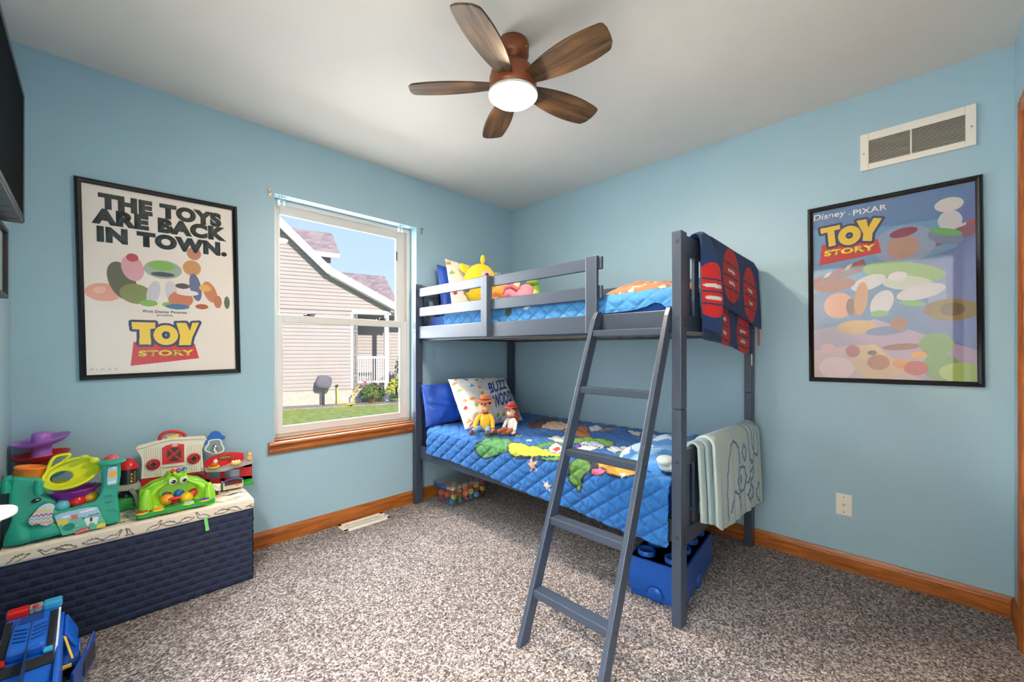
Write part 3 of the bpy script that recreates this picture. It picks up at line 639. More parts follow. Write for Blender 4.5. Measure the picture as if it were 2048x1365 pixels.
B9([(810, 330), (900, 300), (1050, 315), (1080, 360), (940, 385), (830, 375)], 'DDE2EE'); B9([(800, 330), (850, 322), (850, 356), (805, 360)], '5C3FA0')
for i in range(3): P.line([z9(880+i*30, 330+i*14), z9(1010+i*25, 345+i*14)], .010, '24344A')
B9([(1090, 370), (1180, 350), (1320, 365), (1330, 410), (1200, 420), (1130, 400)], 'E6E8EE'); B9([(1170, 405), (1240, 395), (1300, 400), (1260, 428)], '3F7F46')
B9([(420, 340), (520, 310), (620, 300), (700, 320), (560, 345), (470, 360)], '4F8E47')
B7([(655, 770), (700, 705), (790, 680), (900, 690), (1000, 720), (985, 790), (930, 815), (760, 870), (690, 840)], '4D8A50', .012)
B7([(940, 790), (1000, 725), (1130, 755), (1300, 790), (1420, 800), (1420, 865), (1200, 860), (1030, 865)], 'BFD23C', .012)
B7([(1030, 850), (1200, 865), (1420, 850), (1415, 900), (1270, 890), (1130, 870)], '5C9350', .010)
B9([(560, 350), (620, 318), (680, 345), (690, 395), (610, 415), (550, 390)], 'F0EDEA', .008); B9([(590, 370), (650, 355), (660, 385), (610, 392)], 'B5363A', .004)
B9([(760, 480), (830, 455), (920, 480), (950, 560), (900, 610), (870, 660), (850, 770), (800, 720), (745, 650), (740, 560)], '58873F', .012)
B9([(920, 500), (1000, 475), (1060, 490), (1010, 530), (950, 545)], '3A2A33', .006); B9([(990, 540), (1040, 495), (1180, 505), (1340, 545), (1340, 620), (1200, 640), (1090, 605)], 'EBA03F', .010)
B9([(950, 580), (990, 555), (1060, 565), (1085, 600), (1030, 620), (965, 612)], 'DF6F96', .008)
for (x, y, r, c, n) in ((400, 520, .045, 'E2A678', 5), (540, 715, .036, 'E6DED2', 6), (370, 290, .03, 'DCE6EE', 4), (270, 245, .032, 'D9A57E', 5), (490, 195, .022, 'DCE6EE', 4), (1240, 620, .02, 'DCE6EE', 5)):
    q = z9(x, y); P.star(q[0], q[1], r, c, n, .3, .35)
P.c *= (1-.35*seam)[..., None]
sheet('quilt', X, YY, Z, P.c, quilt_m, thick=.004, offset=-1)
tag(bpy.data.objects['quilt'], 'blue quilt with colourful patches spread over the lower bunk', 'quilt')
# upper quilt
yv2 = np.arange(-1.955, -.30, .0065)
hem2 = np.interp(yv2, [-1.955, -1.93, -1.90, -1.87, -1.83, -1.75, -1.6, -1.3, -.9, -.5, -.3], [1.318, 1.322, 1.345, 1.352, 1.335, 1.322, 1.318, 1.305, 1.30, 1.312, 1.315])
YY, FRG = np.meshgrid(yv2, np.linspace(0, 1, 190)); HZ = np.broadcast_to(hem2, YY.shape)
X, Z, S, NX, NZ = quilt_profile(FRG, HZ, -.09, -.992, 1.412, .045, .86); h, seam = puff(YY, S)
X = X+NX*h*.6; Z = Z+NZ*(h+.006*np.sin(YY*5)); P = Paint(YY, S, '3780BE')
for x, s, r, c in ((-1.1, .9, .03, 'E4E8EC'), (-.95, .93, .03, '2E3B30'), (-1.5, .8, .05, '8CC63E'), (-.6, .7, .05, 'EBA03F'), (-1.2, .5, .07, '4D8A50')): P.ell(x, s, r, r*.7, c, 20)
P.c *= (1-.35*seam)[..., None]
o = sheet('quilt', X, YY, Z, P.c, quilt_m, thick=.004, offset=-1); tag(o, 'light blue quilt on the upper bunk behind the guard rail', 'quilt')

# ------------------------------------------------------------------ pillows
def pillow(name, c, U, V, T, base, m, paint=None, label=None, cat='pillow', group=None, sharp=.62, wr=.004, n=90, parent=None):
    c, U, V = (np.array(q, float) for q in (c, U, V)); lu, lv = np.linalg.norm(U), np.linalg.norm(V); Nn = np.cross(U, V); Nn /= np.linalg.norm(Nn)
    t = np.linspace(-1, 1, n); u, v = np.meshgrid(t, t)
    def surf(u, v, side):
        k = 1-.045*(1-np.abs(v)**3)*np.abs(u)**6; j = 1-.045*(1-np.abs(u)**3)*np.abs(v)**6
        th = T*np.clip((1-np.abs(u)**3.2)*(1-np.abs(v)**3.2), 0, 1)**sharp
        th = th+wr*np.sin(9*u+5*v+3*np.sin(4*v))*np.clip(1-np.abs(u*v), 0, 1)*(1-np.maximum(np.abs(u), np.abs(v))**8)
        return c+U*(u*k)[..., None]+V*(v*j)[..., None]+Nn*(side*th)[..., None]
    A = surf(u, v, 1); Bk = surf(u, v, -1)
    p = Paint(u*lu, v*lv, base)
    if paint: paint(p)
    col = p.c; cb = np.empty_like(col); cb[:] = lin(base)
    # stitch the two faces into one closed skin (front rows then mirrored back rows)
    G = np.concatenate([A, Bk[::-1]], 0); CC = np.concatenate([col, cb[::-1]], 0)
    o = sheet(name, G[..., 0], G[..., 1], G[..., 2], CC, m, parent)
    if label: tag(o, label, cat, group)
    return o, (lambda P: None), (c, U, V, Nn, surf)
pil_m = mat('pillow_cotton', vcol=True, rough=.85, var=.03, scale=40, bump=.25, bscale=60, sheen=.1)
sat_m = mat('pillow_satin', vcol=True, rough=.45, var=.10, scale=12, bump=.35, bscale=22, sheen=.1)
def space(p):
    for i in range(26): p.ell(random.uniform(-.3, .3), random.uniform(-.22, .22), random.uniform(.02, .09), random.uniform(.01, .03), random.choice(['1B57C8', '2A7BE0', '123E96', '2F3FA8', '1746B0']), random.uniform(30, 110))
def toys_print(p):
    random.seed(11)
    cs = ['D89A4A', '8CC24A', '2FA0C8', 'E0A06A', '3468C0', '8CC24A', 'C8323A']
    for i in range(7):
        for j in range(5):
            x = -.27+i*.09+random.uniform(-.02, .02); y = -.18+j*.09+random.uniform(-.02, .02); k = random.random(); c = random.choice(cs)
            if -.04 < x < .28 and -.14 < y < .12: continue
            if k < .4: p.star(x, y, .022, c, random.choice([4, 5]), random.random()*3, .6)
            elif k < .7: p.ell(x, y, .022, .014, c, random.random()*180)
            else: p.blob([(x-.025, y-.01), (x-.005, y+.006), (x+.003, y+.022), (x+.01, y+.004), (x+.026, y-.004), (x+.006, y-.016)], c)
    for y in (.205, -.205):
        for i in range(9): p.blob([(-.27+i*.07, y-.012), (-.25+i*.07, y+.008), (-.235+i*.07, y+.012), (-.245+i*.07, y-.006)], 'C8323A' if i % 3 == 0 else ('2FA0C8' if i % 3 == 1 else 'F0EDEA'))
pillow('pillow', (-.77, -.150, .745), (.295, 0, .01), (0, .03, .152), .055, '1A4FB4', sat_m, space, 'blue pillow standing at the head of the lower bunk', sharp=.5, wr=.008)
o, _, PW = pillow('pillow', (-.655, -.375, .762), (.305, .02, -.008), (.045, .155, .158), .075, 'EEE9E4', pil_m, toys_print, 'white toy-print pillow with blue lettering on the lower bunk')
def on_pillow(PWd, a0, a1, b0, b1):
    c, U, V, Nn, surf = PWd
    def w(obj):
        me = obj.data
    return c, U, V, Nn, surf
def pillow_text(body, PWd, u0, v0, u1, v1, m, par):
    c, U, V, Nn, surf = PWd; lu, lv = np.linalg.norm(U), np.linalg.norm(V)
    t = txt(body, c+U*u0+V*v0, U/lu, V/lv, (u1-u0)*lu, (v1-v0)*lv, m, par, bold=.03, depth=0, label=None)
    me = t.data; k = len(me.vertices); p = np.empty(k*3); me.vertices.foreach_get('co', p); p = p.reshape(-1, 3)+ORG[t.name]
    d = p-c; u = d @ U/lu**2; v = d @ V/lv**2
    q = surf(u, v, 1)+Nn*.004; me.vertices.foreach_set('co', (q-ORG[t.name]).ravel()); me.update(); t['label'] = 'blue lettering'
blue_ink = mat('blue_print', '1F4C9C', .8, .05)
ORG[o.name] = np.array(o.location)
pillow_text('BUZZ', PW, -.06, .02, .72, .50, blue_ink, o); pillow_text('WOODY', PW, .0, -.60, .90, -.08, blue_ink, o)
pillow('pillow', (-.62, -.115, 1.60), (.285, 0, .0), (0, .03, .195), .05, '1A4FB4', sat_m, space, 'blue pillow at the head of the upper bunk, behind the white one', sharp=.5, wr=.006)
pillow('pillow', (-.64, -.262, 1.612), (.30, .015, -.012), (.01, .055, .192), .055, 'EEE9E4', pil_m, toys_print, 'white toy-print pillow on the upper bunk behind the yellow plush')
# ------------------------------------------------------------------ plush toys and cloths on the bed
def dirs(p):                       # unit vectors: toward the camera (level), and to the viewer's right
    d = CAM[:2]-np.array(p[:2]); d /= np.linalg.norm(d); return np.array([d[0], d[1], 0]), np.array([-d[1], d[0], 0])
fy = cloth('F2CF2E'); fo = cloth('EE8A2E'); fp = cloth('E27F92'); fg = cloth('6C9A34')
p0 = np.array([-.745, -.405, 1.423]); f, rr = dirs(p0); rr = -rr if rr[0]*RGT[0]+rr[1]*RGT[1] < 0 else rr
yp = thing('plush_toy', p0, 'yellow stuffed fish toy against the white pillow on the upper bunk', 'plush toy', 'plush toys on the upper bunk')
R = np.column_stack([rr, -f, [0, 0, 1]])
MB().ell(p0+np.array([0, 0, .20]), (.125, .075, .155), 28, R, lambda p: (p[0], p[1], p[2])).build('body', fy, yp)
b = MB(); b.ell(p0+rr*.02+np.array([0, 0, .385]), (.018, .016, .035), 14, R); b.build('top_fin', fy, yp)
b = MB(); b.ell(p0-rr*.115+f*.01+np.array([0, 0, .315]), (.05, .02, .028), 14, R @ rotax((0, 1, 0), .75)); b.build('side_fin', fy, yp)
MB().ell(p0+rr*.045+f*.072+np.array([0, 0, .265]), (.036, .012, .028), 16, R).build('cheek_patch', cloth('F4B6A8'), yp)
MB().ell(p0+rr*.050+f*.084+np.array([0, 0, .258]), (.013, .006, .015), 14, R).build('eye', black, yp)
MB().ell(p0-rr*.085+f*.035+np.array([0, 0, .185]), (.04, .03, .05), 16, R).build('purple_fin', cloth('8A5AA6'), yp)
p0 = np.array([-.86, -.80, 1.423]); f, rr = dirs(p0)
op = thing('plush_toy', p0, 'orange stuffed toy lying behind the guard rail of the upper bunk', 'plush toy', 'plush toys on the upper bunk'); R = np.column_stack([-rr, -f, [0, 0, 1]])
MB().ell(p0+np.array([0, 0, .072]), (.105, .07, .072), 24, R).build('body', fo, op)
b = MB(); b.tube([p0+R @ np.array(q) for q in ((-.07, .0, .10), (-.06, .01, .155), (0, .02, .165), (.05, .01, .15))], [.012, .02, .02, .01], 10); b.build('dark_band', cloth('2E2226'), op)
MB().ell(p0+f*.06+np.array([0, 0, .07]), (.022, .015, .018), 12, R).build('red_pompom', cloth('E0482C'), op)
b = MB()
for s in (-1, 1): b.ell(p0+R @ np.array([.05*s, -.055, .04]), (.03, .02, .018), 12, R)
b.build('foot', cloth('F4D9B0'), op)
p0 = np.array([-.82, -.895, 1.423]); f, rr = dirs(p0); R = np.column_stack([-rr, -f, [0, 0, 1]])
pp = thing('plush_toy', p0, 'pink stuffed toy beside the orange one on the upper bunk', 'plush toy', 'plush toys on the upper bunk')
b = MB(); b.ell(p0+np.array([0, 0, .055]), (.075, .07, .055), 20, R); b.ell(p0+R @ np.array([-.03, .02, .10]), (.05, .045, .045), 18, R); b.ell(p0+R @ np.array([.07, -.02, .075]), (.045, .05, .05), 18, R); b.build('body', fp, pp, remesh=.007, smooth=4)
b = MB(); b.tube([p0+R @ np.array(q) for q in ((.03, -.055, .10), (.06, -.065, .12), (.10, -.05, .11), (.11, -.03, .08))], .014, 8); b.build('arm', cloth('D06478'), pp)
MB().ell(p0+R @ np.array([.03, -.03, .135]), (.022, .022, .035), 14, R).build('cream_paw', cloth('F2C9A6'), pp)
p0 = onX(-.72, 1066, 600); p0 = np.array([-.72, p0[1]-.012, 1.423]); f, rr = dirs(p0); R = np.column_stack([-rr, -f, [0, 0, 1]])
gp = thing('plush_toy', p0, 'small green stuffed toy standing up on the upper bunk', 'plush toy', 'plush toys on the upper bunk')
b = MB(); b.ell(p0+np.array([0, 0, .06]), (.05, .05, .065), 16, R); b.tube([p0+R @ np.array(q) for q in ((0, 0, .06), (-.005, 0, .11), (0, 0, .145), (.012, -.005, .155))], [.045, .034, .03, .03], 12); b.ell(p0+R @ np.array([.012, -.01, .158]), (.042, .04, .027), 16, R); b.build('body', fg, gp, remesh=.006, smooth=3)
for s in (-1, 1): MB().ell(p0+R @ np.array([.008+.016*s, -.035, .180]), (.008, .008, .008), 10, R).build('eye', black, gp)
MB().ell(p0+R @ np.array([0, -.045, .07]), (.03, .012, .04), 14, R).build('belly', cloth('A8B860'), gp)

def doll(p0, H_, label, shirt, legs_c, hat_c, hair_c, skin='E0A57C', turn=0.0, brim=.066, long_hair=False, hatshape=0):
    """seated cloth doll facing roughly to the room"""
    p0 = np.array(p0, float); f, rr = dirs(p0); rr = -rr; a = turn; ff = f*math.cos(a)+rr*math.sin(a); r2 = rr*math.cos(a)-f*math.sin(a)
    R = np.column_stack([r2, ff, [0, 0, 1.]]); k = H_/.27
    def q(x, y, z): return p0+R @ (np.array([x, y, z])*k)
    t = thing('rag_doll', p0, label, 'doll', 'rag dolls on the lower bunk')
    b = MB(); b.tube([q(0, -.02, .02), q(0, -.01, .05), q(0, -.012, .085), q(0, -.012, .115)], [.036*k, .034*k, .034*k, .022*k], 14); b.ell(q(0, -.012, .10), (.034*k, .024*k, .022*k), 14, R); b.build('torso', cloth(shirt), t, remesh=.0045*k, smooth=4)
    for s in (-1, 1):
        b = MB(); b.tube([q(.028*s, -.01, .108), q(.048*s, .0, .08), q(.055*s, .015, .05), q(.058*s, .025, .03)], [.014*k, .014*k, .013*k, .011*k], 10)
        o = b.build('arm', cloth(shirt), t); b = MB(); b.ell(q(.06*s, .032, .017), (.014*k, .016*k, .012*k), 12, R)
        for j in (-1, 0, 1): b.tube([q(.06*s+.006*j, .038, .014), q(.06*s+.009*j, .052, .010)], .0045*k, 7)
        b.tube([q(.06*s-.012*s, .032, .018), q(.06*s-.020*s, .042, .014)], .0045*k, 7); b.build('hand', cloth(skin), o)
        b = MB(); b.tube([q(.02*s, 0, .022), q(.034*s, .045, .028), q(.042*s, .085, .020), q(.046*s, .11, .014)], [.02*k, .018*k, .015*k, .013*k], 12); l = b.build('leg', cloth(legs_c), t)
        b = MB(); b.ell(q(.048*s, .125, .02), (.014*k, .026*k, .018*k), 12, R); b.build('shoe', cloth('6B3D22'), l)
    h = MB(); h.ell(q(0, -.005, .165), (.034*k, .034*k, .046*k), 22, R); h.ell(q(0, .018, .150), (.024*k, .022*k, .026*k), 16, R); h.tube([q(0, -.01, .11), q(0, -.006, .14)], .014*k, 10)
    for s in (-1, 1): h.ell(q(.035*s, -.004, .165), (.006*k, .009*k, .012*k), 10, R)
    h.ell(q(0, .036, .166), (.007*k, .008*k, .009*k), 10, R); h.build('head', cloth(skin), t, remesh=.0035*k, smooth=3)
    for s in (-1, 1): MB().ell(q(.013*s, .030, .178), (.005*k, .004*k, .006*k), 10, R).build('eye', black, t)
    MB().tube([q(-.010, .0385, .143), q(0, .0395, .140), q(.010, .0385, .143)], .0018*k, 6).build('mouth', cloth('9C4A3A'), t)
    b = MB(); b.ell(q(0, -.012, .182), (.037*k, .034*k, .036*k), 18, R)
    if long_hair:
        b.tube([q(-.025, -.02, .18), q(-.045, -.02, .13), q(-.04, -.015, .08), q(-.035, -.01, .05)], [.022*k, .018*k, .016*k, .008*k], 10)
    b.build('hair', cloth(hair_c), t)
    b = MB(); n = 36; rings = []
    for r_, z_ in ((.0, .030), (.018, .030), (.030, .024), (.033, .0), (.036, -.004), (brim, .0), (brim+.002, -.003), (.034, -.008)):
        rings.append([q(*(np.array([r_*math.cos(u), r_*.95*math.sin(u)-.008, .205+z_+(.006*math.cos(2*u)*(r_/brim)**2-.006*(r_/brim)**2 if r_ > .035 else 0)]))) for u in np.linspace(0, 2*math.pi, n, endpoint=False)])
    b.rings(rings, True, True); b.build('hat', cloth(hat_c), t)
    MB().lathe(q(0, -.008, .203), [(.0345*k, 0), (.0345*k, .006*k)], (0, 0, 1), 24, False).build('hat_band', cloth('4A2A1A'), t)
    MB().tube([q(.018*math.cos(u), -.008+.017*math.sin(u), .121) for u in np.linspace(0, 2*math.pi, 14, endpoint=False)], .006*k, 8, True).build('neckerchief', cloth('A8332C'), t)
d0 = onZ(.60, 969, 866); doll((d0[0]+.02, d0[1]+.02, .598), .285, 'rag doll in a yellow shirt and brown hat against the white pillow', 'E8B02C', '5A86A8', '9A4F26', '4A2718', turn=.25)
d0 = onZ(.60, 1022, 868); doll((d0[0]+.02, d0[1]+.02, .598), .235, 'smaller rag doll in a white shirt with red hat and long hair', 'E6E2E4', '9C5228', 'A8302E', '6E241C', skin='EDC6A6', turn=.75, long_hair=True, brim=.06)

def lump(name, x0, x1, y0, y1, z0, hgt, col_fn, m, base, seed, step=.008, freq=18):
    """crumpled cloth heap over a rounded footprint"""
    xs, ys = np.meshgrid(np.arange(x0, x1+step, step), np.arange(y0, y1+step, step)); rs = np.random.RandomState(seed)
    u = (xs-(x0+x1)/2)/((x1-x0)/2); v = (ys-(y0+y1)/2)/((y1-y0)/2); ang = np.arctan2(v, u)
    rad = (np.abs(u)**2.6+np.abs(v)**2.6)**(1/2.6)*(1+.10*np.sin(3*ang+seed)+.07*np.sin(5*ang+2*seed))
    env = np.clip(1-rad, 0, 1)**.45; z = np.zeros_like(xs)
    for i in range(7):
        a = rs.uniform(0, math.pi); k = rs.uniform(.5, 1.4)*freq; ph = rs.uniform(0, 6.28); c = xs*math.cos(a)+ys*math.sin(a)
        z += (1-np.abs(np.sin(c*k+ph+1.2*np.sin(xs*9+ys*7+i))))**1.5*rs.uniform(.3, 1)
    z = z/z.max(); zz = z0-.004+env*hgt*(.45+.55*z); P = Paint(xs, ys, base); col_fn(P)
    keep = rad < 1.0
    o = sheet(name, xs, ys, np.where(keep, zz, z0-.004), P.c, m)
    bm = bmesh.new(); bm.from_mesh(o.data); kk = keep.ravel(); bm.verts.ensure_lookup_table()
    bmesh.ops.delete(bm, geom=[q for q in bm.verts if not kk[q.index]], context='VERTS')
    e = [q for q in bm.edges if q.is_boundary]
    r = bmesh.ops.extrude_edge_only(bm, edges=e); 
    for q in r['geom']:
        if isinstance(q, bmesh.types.BMVert): q.co.z = -.002
    bm.to_mesh(o.data); bm.free()
    return o
terry = mat('terry_cloth', vcol=True, rough=.95, var=.12, scale=260, bump=.9, bscale=420, sheen=.1)
fleece = mat('fleece_cloth', vcol=True, rough=.95, var=.06, scale=80, bump=.4, bscale=160, sheen=.3)
def moon(P):
    random.seed(5)
    for i in range(22):
        x, y = random.uniform(-.85, -.35), random.uniform(-1.97, -1.5)
        if i % 2: P.ell(x, y, .035, .035, 'F0DDC0'); P.ell(x+.014, y+.008, .030, .030, '9A6A48')
        else: P.star(x, y, .026, 'F0DDC0', 5, random.random())
tag(lump('blanket', -.86, -.30, -1.965, -1.48, 1.4245, .130, moon, fleece, '9A6A48', 3, freq=11), 'crumpled brown moon-and-star blanket at the foot of the upper bunk', 'blanket')
def clouds(P):
    random.seed(9)
    for i in range(16): P.ell(random.uniform(-.95, -.25), random.uniform(-1.95, -1.6), random.uniform(.03, .09), random.uniform(.02, .05), random.choice(['CFE2F2', 'E6EEF6', '5C9ED8', '8DBCE4']), random.random()*180)
tag(lump('fleece_throw', -.98, -.30, -1.945, -1.61, .598, .148, clouds, fleece, '3F86CE', 6, freq=12), 'crumpled blue and white fleece throw at the foot of the lower bunk', 'blanket')

# towels over the foot rails
def hang(name, x0, x1, ztop, zbot, y, base, paint, m, par, wav=.006, roll=0, step=.006, seed=0, thick=.006, top_back=None, ybulge=None):
    """cloth hanging from a rail top down the outside; zbot is a function of x"""
    xs = np.arange(x0, x1+1e-6, step); n = 130; X, Fq = np.meshgrid(xs, np.linspace(0, 1, n)); zt = ztop(X) if callable(ztop) else np.full_like(X, ztop); zb = zbot(X)
    yo = y-.004
    a1, a2 = .07, .17; r = (-1.984-yo)/2
    q = np.clip((Fq-a1)/(a2-a1), 0, 1)*math.pi; d = np.clip((Fq-a2)/(1-a2), 0, 1)
    Y = yo+r+r*np.cos(q); Z = zt-r+r*np.sin(q)-(zt-r-zb)*d-.07*(1-np.clip(Fq/a1, 0, 1))
    Fq = d
    Y = Y-np.abs(wav*(np.sin(X*23+seed)+.6*np.sin(X*51+2*seed)))*np.clip(Fq*1.5, 0, 1)-.010*Fq
    if ybulge: Y = Y-ybulge(X, Fq)
    P = Paint(X, Z, base); paint(P)
    return sheet(name, X, Y, Z, P.c, m, par, thick=thick)
nav = '1A3768'
nt_ = thing('bath_towel', (-.48, -2.03, 1.12), 'navy towel with red ovals hung over the upper bunk foot rail', 'towel')
def redov(L):
    def f(P):
        for cx, cz, rx, rz, rot in L:
            P.ell(cx, cz, rx, rz, 'D3231F', rot)
            for k in (-.45, 0, .45): P.line([(cx-rx*.9, cz+rz*k), (cx+rx*.9, cz+rz*(k-.14))], .008, nav)
            P.line([(cx-rx*.35, cz+rz*.17), (cx+rx*.35, cz+rz*.12)], .016, 'E6E0DA'); P.line([(cx-rx*.3, cz-rz*.27), (cx+rx*.3, cz-rz*.32)], .016, 'E6E0DA')
    return f
hang('under_layer', -.885, -.155, 1.643, lambda x: np.interp(x, [-.9, -.868, -.7, -.503, -.35, -.211, -.15], [1.19, 1.185, 1.175, 1.155, 1.13, 1.112, 1.13]), -2.026, nav, redov([(-.62, 1.27, .075, .15, 8), (-.33, 1.22, .11, .12, 10)]), terry, nt_, .004, seed=1)
hang('outer_layer', -.765, -.055, lambda x: np.interp(x, [-.8, -.7, -.4, -.12, -.055], [1.662, 1.660, 1.650, 1.645, 1.622]), lambda x: np.interp(x, [-.77, -.6, -.503, -.3, -.067], [1.345, 1.335, 1.323, 1.295, 1.262]), -2.040, nav, redov([(-.545, 1.505, .125, .135, -12), (-.245, 1.44, .12, .15, -4)]), terry, nt_, .005, seed=2)
hang('side_roll', -.898, -.748, lambda x: np.interp(x, [-.9, -.84, -.75], [1.648, 1.668, 1.664]), lambda x: np.interp(x, [-.9, -.83, -.75], [1.235, 1.205, 1.26]), -2.030, nav, redov([(-.86, 1.40, .07, .12, 0)]), terry, nt_, .002, seed=3, ybulge=lambda X, Fq: (.030+.025*np.sin(Fq*2.2))*np.sin(np.clip((X+.898)/.150, 0, 1)*math.pi)*np.clip(Fq*6, 0, 1))
MB().box(-.098, -.066, -2.057, -2.055, 1.165, 1.262).build('red_care_label', cloth('C8403A'), nt_)
MB().box(-.225, -.205, -2.056, -2.054, 1.055, 1.118).build('white_care_label', cloth('E8E2DC'), nt_)
at_ = thing('bath_towel', (-.55, -2.03, .3), 'pale aqua towel with blue outlines hung over the lower bunk foot rail', 'towel')
def outl(P):
    c = '4389B6'; w = .0115
    def wig(pts): 
        q = spline(pts, 6, False); P.line([(x+.004*math.sin(i*1.9), z+.004*math.cos(i*2.3)) for i, (x, z) in enumerate(q)], w, c)
    wig([(-.68, .35), (-.69, .48), (-.66, .62), (-.60, .70), (-.52, .66), (-.50, .58)]); wig([(-.66, .38), (-.60, .46), (-.54, .43), (-.50, .36)])
    wig([(-.50, .56), (-.55, .50), (-.50, .44), (-.42, .46), (-.42, .54), (-.50, .56)]); P.ell(-.49, .50, .012, .025, c)
    wig([(-.46, .62), (-.43, .66), (-.40, .63), (-.42, .58), (-.46, .62)]); wig([(-.36, .74), (-.34, .62), (-.31, .55), (-.27, .56), (-.25, .66), (-.24, .74)])
    wig([(-.29, .73), (-.28, .63), (-.22, .57), (-.18, .60), (-.19, .72)]); wig([(-.40, .46), (-.33, .50), (-.28, .52), (-.30, .47), (-.38, .42)])
    wig([(-.40, .40), (-.35, .35), (-.30, .39), (-.33, .44), (-.40, .40)]); wig([(-.24, .37), (-.20, .32), (-.17, .36), (-.20, .42), (-.24, .37)])
aq = 'CFE0DB'
hang('outer_layer', -.835, -.135, lambda x: np.interp(x, [-.84, -.6, -.25, -.135], [.752, .748, .738, .722]), lambda x: np.interp(x, [-.84, -.79, -.7, -.5, -.335, -.22, -.135], [.372, .340, .328, .322, .315, .310, .296]), -2.062, aq, outl, terry, at_, .006, seed=4, thick=.012)
hang('middle_layer', -.87, -.15, .742, lambda x: np.interp(x, [-.87, -.8, -.15], [.385, .36, .33]), -2.044, 'A9BFC6', lambda P: None, terry, at_, .005, seed=5, thick=.012)
hang('under_layer', -.915, -.16, .735, lambda x: np.interp(x, [-.92, -.85, -.16], [.40, .375, .34]), -2.027, aq, lambda P: None, terry, at_, .004, seed=6, thick=.010)
X, Fq = np.meshgrid(np.linspace(-.93, -.3, 90), np.linspace(0, 1, 50)); P = Paint(X, Fq, 'CBD9D2')
sheet('inner_layer', X, -1.962+.012*np.sin(X*22)*Fq, .72-Fq*(.14+.03*np.sin(X*7)), P.c, terry, at_, thick=.012)
rl = thing('hand_towel', (-.93, -1.90, .59), 'folded aqua and blue towel corner lying on the lower quilt by the bedpost', 'towel')
b = MB(); b.ell((-.93, -1.905, .625), (.085, .05, .026), 20, rotz(.5)); b.ell((-.95, -1.90, .648), (.07, .04, .018), 18, rotz(.35)); b.build('folds', mat('terry_aqua', 'B7CDD0', .95, .12, 260, .9, 420, sheen=.4), rl, remesh=.006, smooth=3)

# ------------------------------------------------------------------ things under the bed
sb = thing('storage_brick', (-.72, -1.86, 0), 'large blue studded brick-shaped storage box under the bunk foot', 'storage box')
a = math.radians(6.5); ux = np.array([math.cos(a), math.sin(a), 0]); uy = np.array([-math.sin(a), math.cos(a), 0]); C0 = np.array([-.952, -1.985, 0]); uz = np.array([0, 0, 1.])
blue_pl = mat('storage_blue', '0F4FA8', .34, .02)
def ob(b, x0, x1, y0, y1, z0, z1): return b.obox(C0+ux*(x0+x1)/2+uy*(y0+y1)/2+uz*(z0+z1)/2, ux*(x1-x0)/2, uy*(y1-y0)/2, uz*(z1-z0)/2)
def arch_panel(b, o, d, w, nrm, h=.18, notch=.045, z0=.030):
    pts = [(0, z0), (0, h), (w, h), (w, z0)]+[(w/2+notch*math.cos(t), z0+notch*math.sin(t)) for t in np.linspace(0, math.pi, 14)]
    b.prism([o+d*x+uz*z for x, z in pts], -nrm*.006)
b = MB(); ob(b, .006, .494, .006, .244, .034, .18); arch_panel(b, C0, uy, .25, -ux); arch_panel(b, C0, ux, .5, -uy); arch_panel(b, C0+uy*.25, ux, .5, uy); arch_panel(b, C0+ux*.5, uy, .25, ux); ob(b, 0, .5, 0, .25, .174, .18); b.build('body', blue_pl, sb, bevel=.002)
for i in range(4):
    for j in range(2): MB().lathe(C0+ux*(.0625+i*.125)+uy*(.0625+j*.125)+uz*.1795, [(.040, 0), (.040, .020), (.038, .0225), (.030, .0225), (.030, .0215), (0, .0215)], n=28).build('stud', blue_pl, sb)
b = MB(); ob(b, .008, .492, .008, .242, .003, .032); d = b.build('drawer', blue_pl, sb, bevel=.003)
for o_, dd in ((C0+uy*.125+ux*.004, -ux), (C0+ux*.25+uy*.004, -uy)):
    MB().lathe(o_+uz*.036, [(.033, -.004), (.033, .006), (.030, .010), (0, .010)], dd, 26).build('drawer_handle', blue_pl, d)

bn = thing('storage_bin', (-.74, -.17, 0), 'clear lidded plastic bin of coloured toys under the bunk', 'storage bin')
binm = clear_mat('bin_plastic', (.93, .94, .96), .05, .08, .06)
def rrect(x0, x1, y0, y1, r, n=6):
    out = []
    for cx, cy, s in ((x1-r, y1-r, 0), (x0+r, y1-r, 90), (x0+r, y0+r, 180), (x1-r, y0+r, 270)):
        out += [(cx+r*math.cos(math.radians(s+90*i/n)), cy+r*math.sin(math.radians(s+90*i/n))) for i in range(n+1)]
    return out
bx0, bx1, by0, by1 = -.925, -.555, -.305, -.065
def ring(z, g, r=.03): return [(x, y, z) for x, y in rrect(bx0-g, bx1+g, by0-g, by1+g, r)]
MB().rings([ring(.012, -.022), ring(.004, -.018), ring(.004, -.016), ring(.02, -.012), ring(.128, 0), ring(.130, .006), ring(.127, .006)], caps=False).add(ring(.004, -.018), [tuple(range(28))]).build('body', binm, bn)
b = MB(); b.rings([ring(.128, .010), ring(.142, .010), ring(.147, .004), ring(.147, -.018), ring(.142, -.026), ring(.142, -.03)], caps=False); b.add(ring(.142, -.03), [tuple(range(28))]); b.build('lid', clear_mat('lid_plastic', (.88, .9, .93), .08, .15, .28), bn)
b = MB(); pts = [(bx0-.012, by0+.06, .138), (bx0-.020, by0+.09, .139), (bx0-.020, by1-.07, .139), (bx0-.012, by1-.045, .138)]; b.tube(spline(pts, 5, False), .012, 10, flat=1.0); b.build('latch_handle', mat('latch_blue', '1D4C9E', .35, .02), bn)
random.seed(21)
cols = [('F0A030', 'orange'), ('E8653A', 'coral'), ('C9CF45', 'lime'), ('D8384A', 'red'), ('2E8FC4', 'blue'), ('2E9E74', 'green'), ('2B4A9C', 'navy')]
k = 0
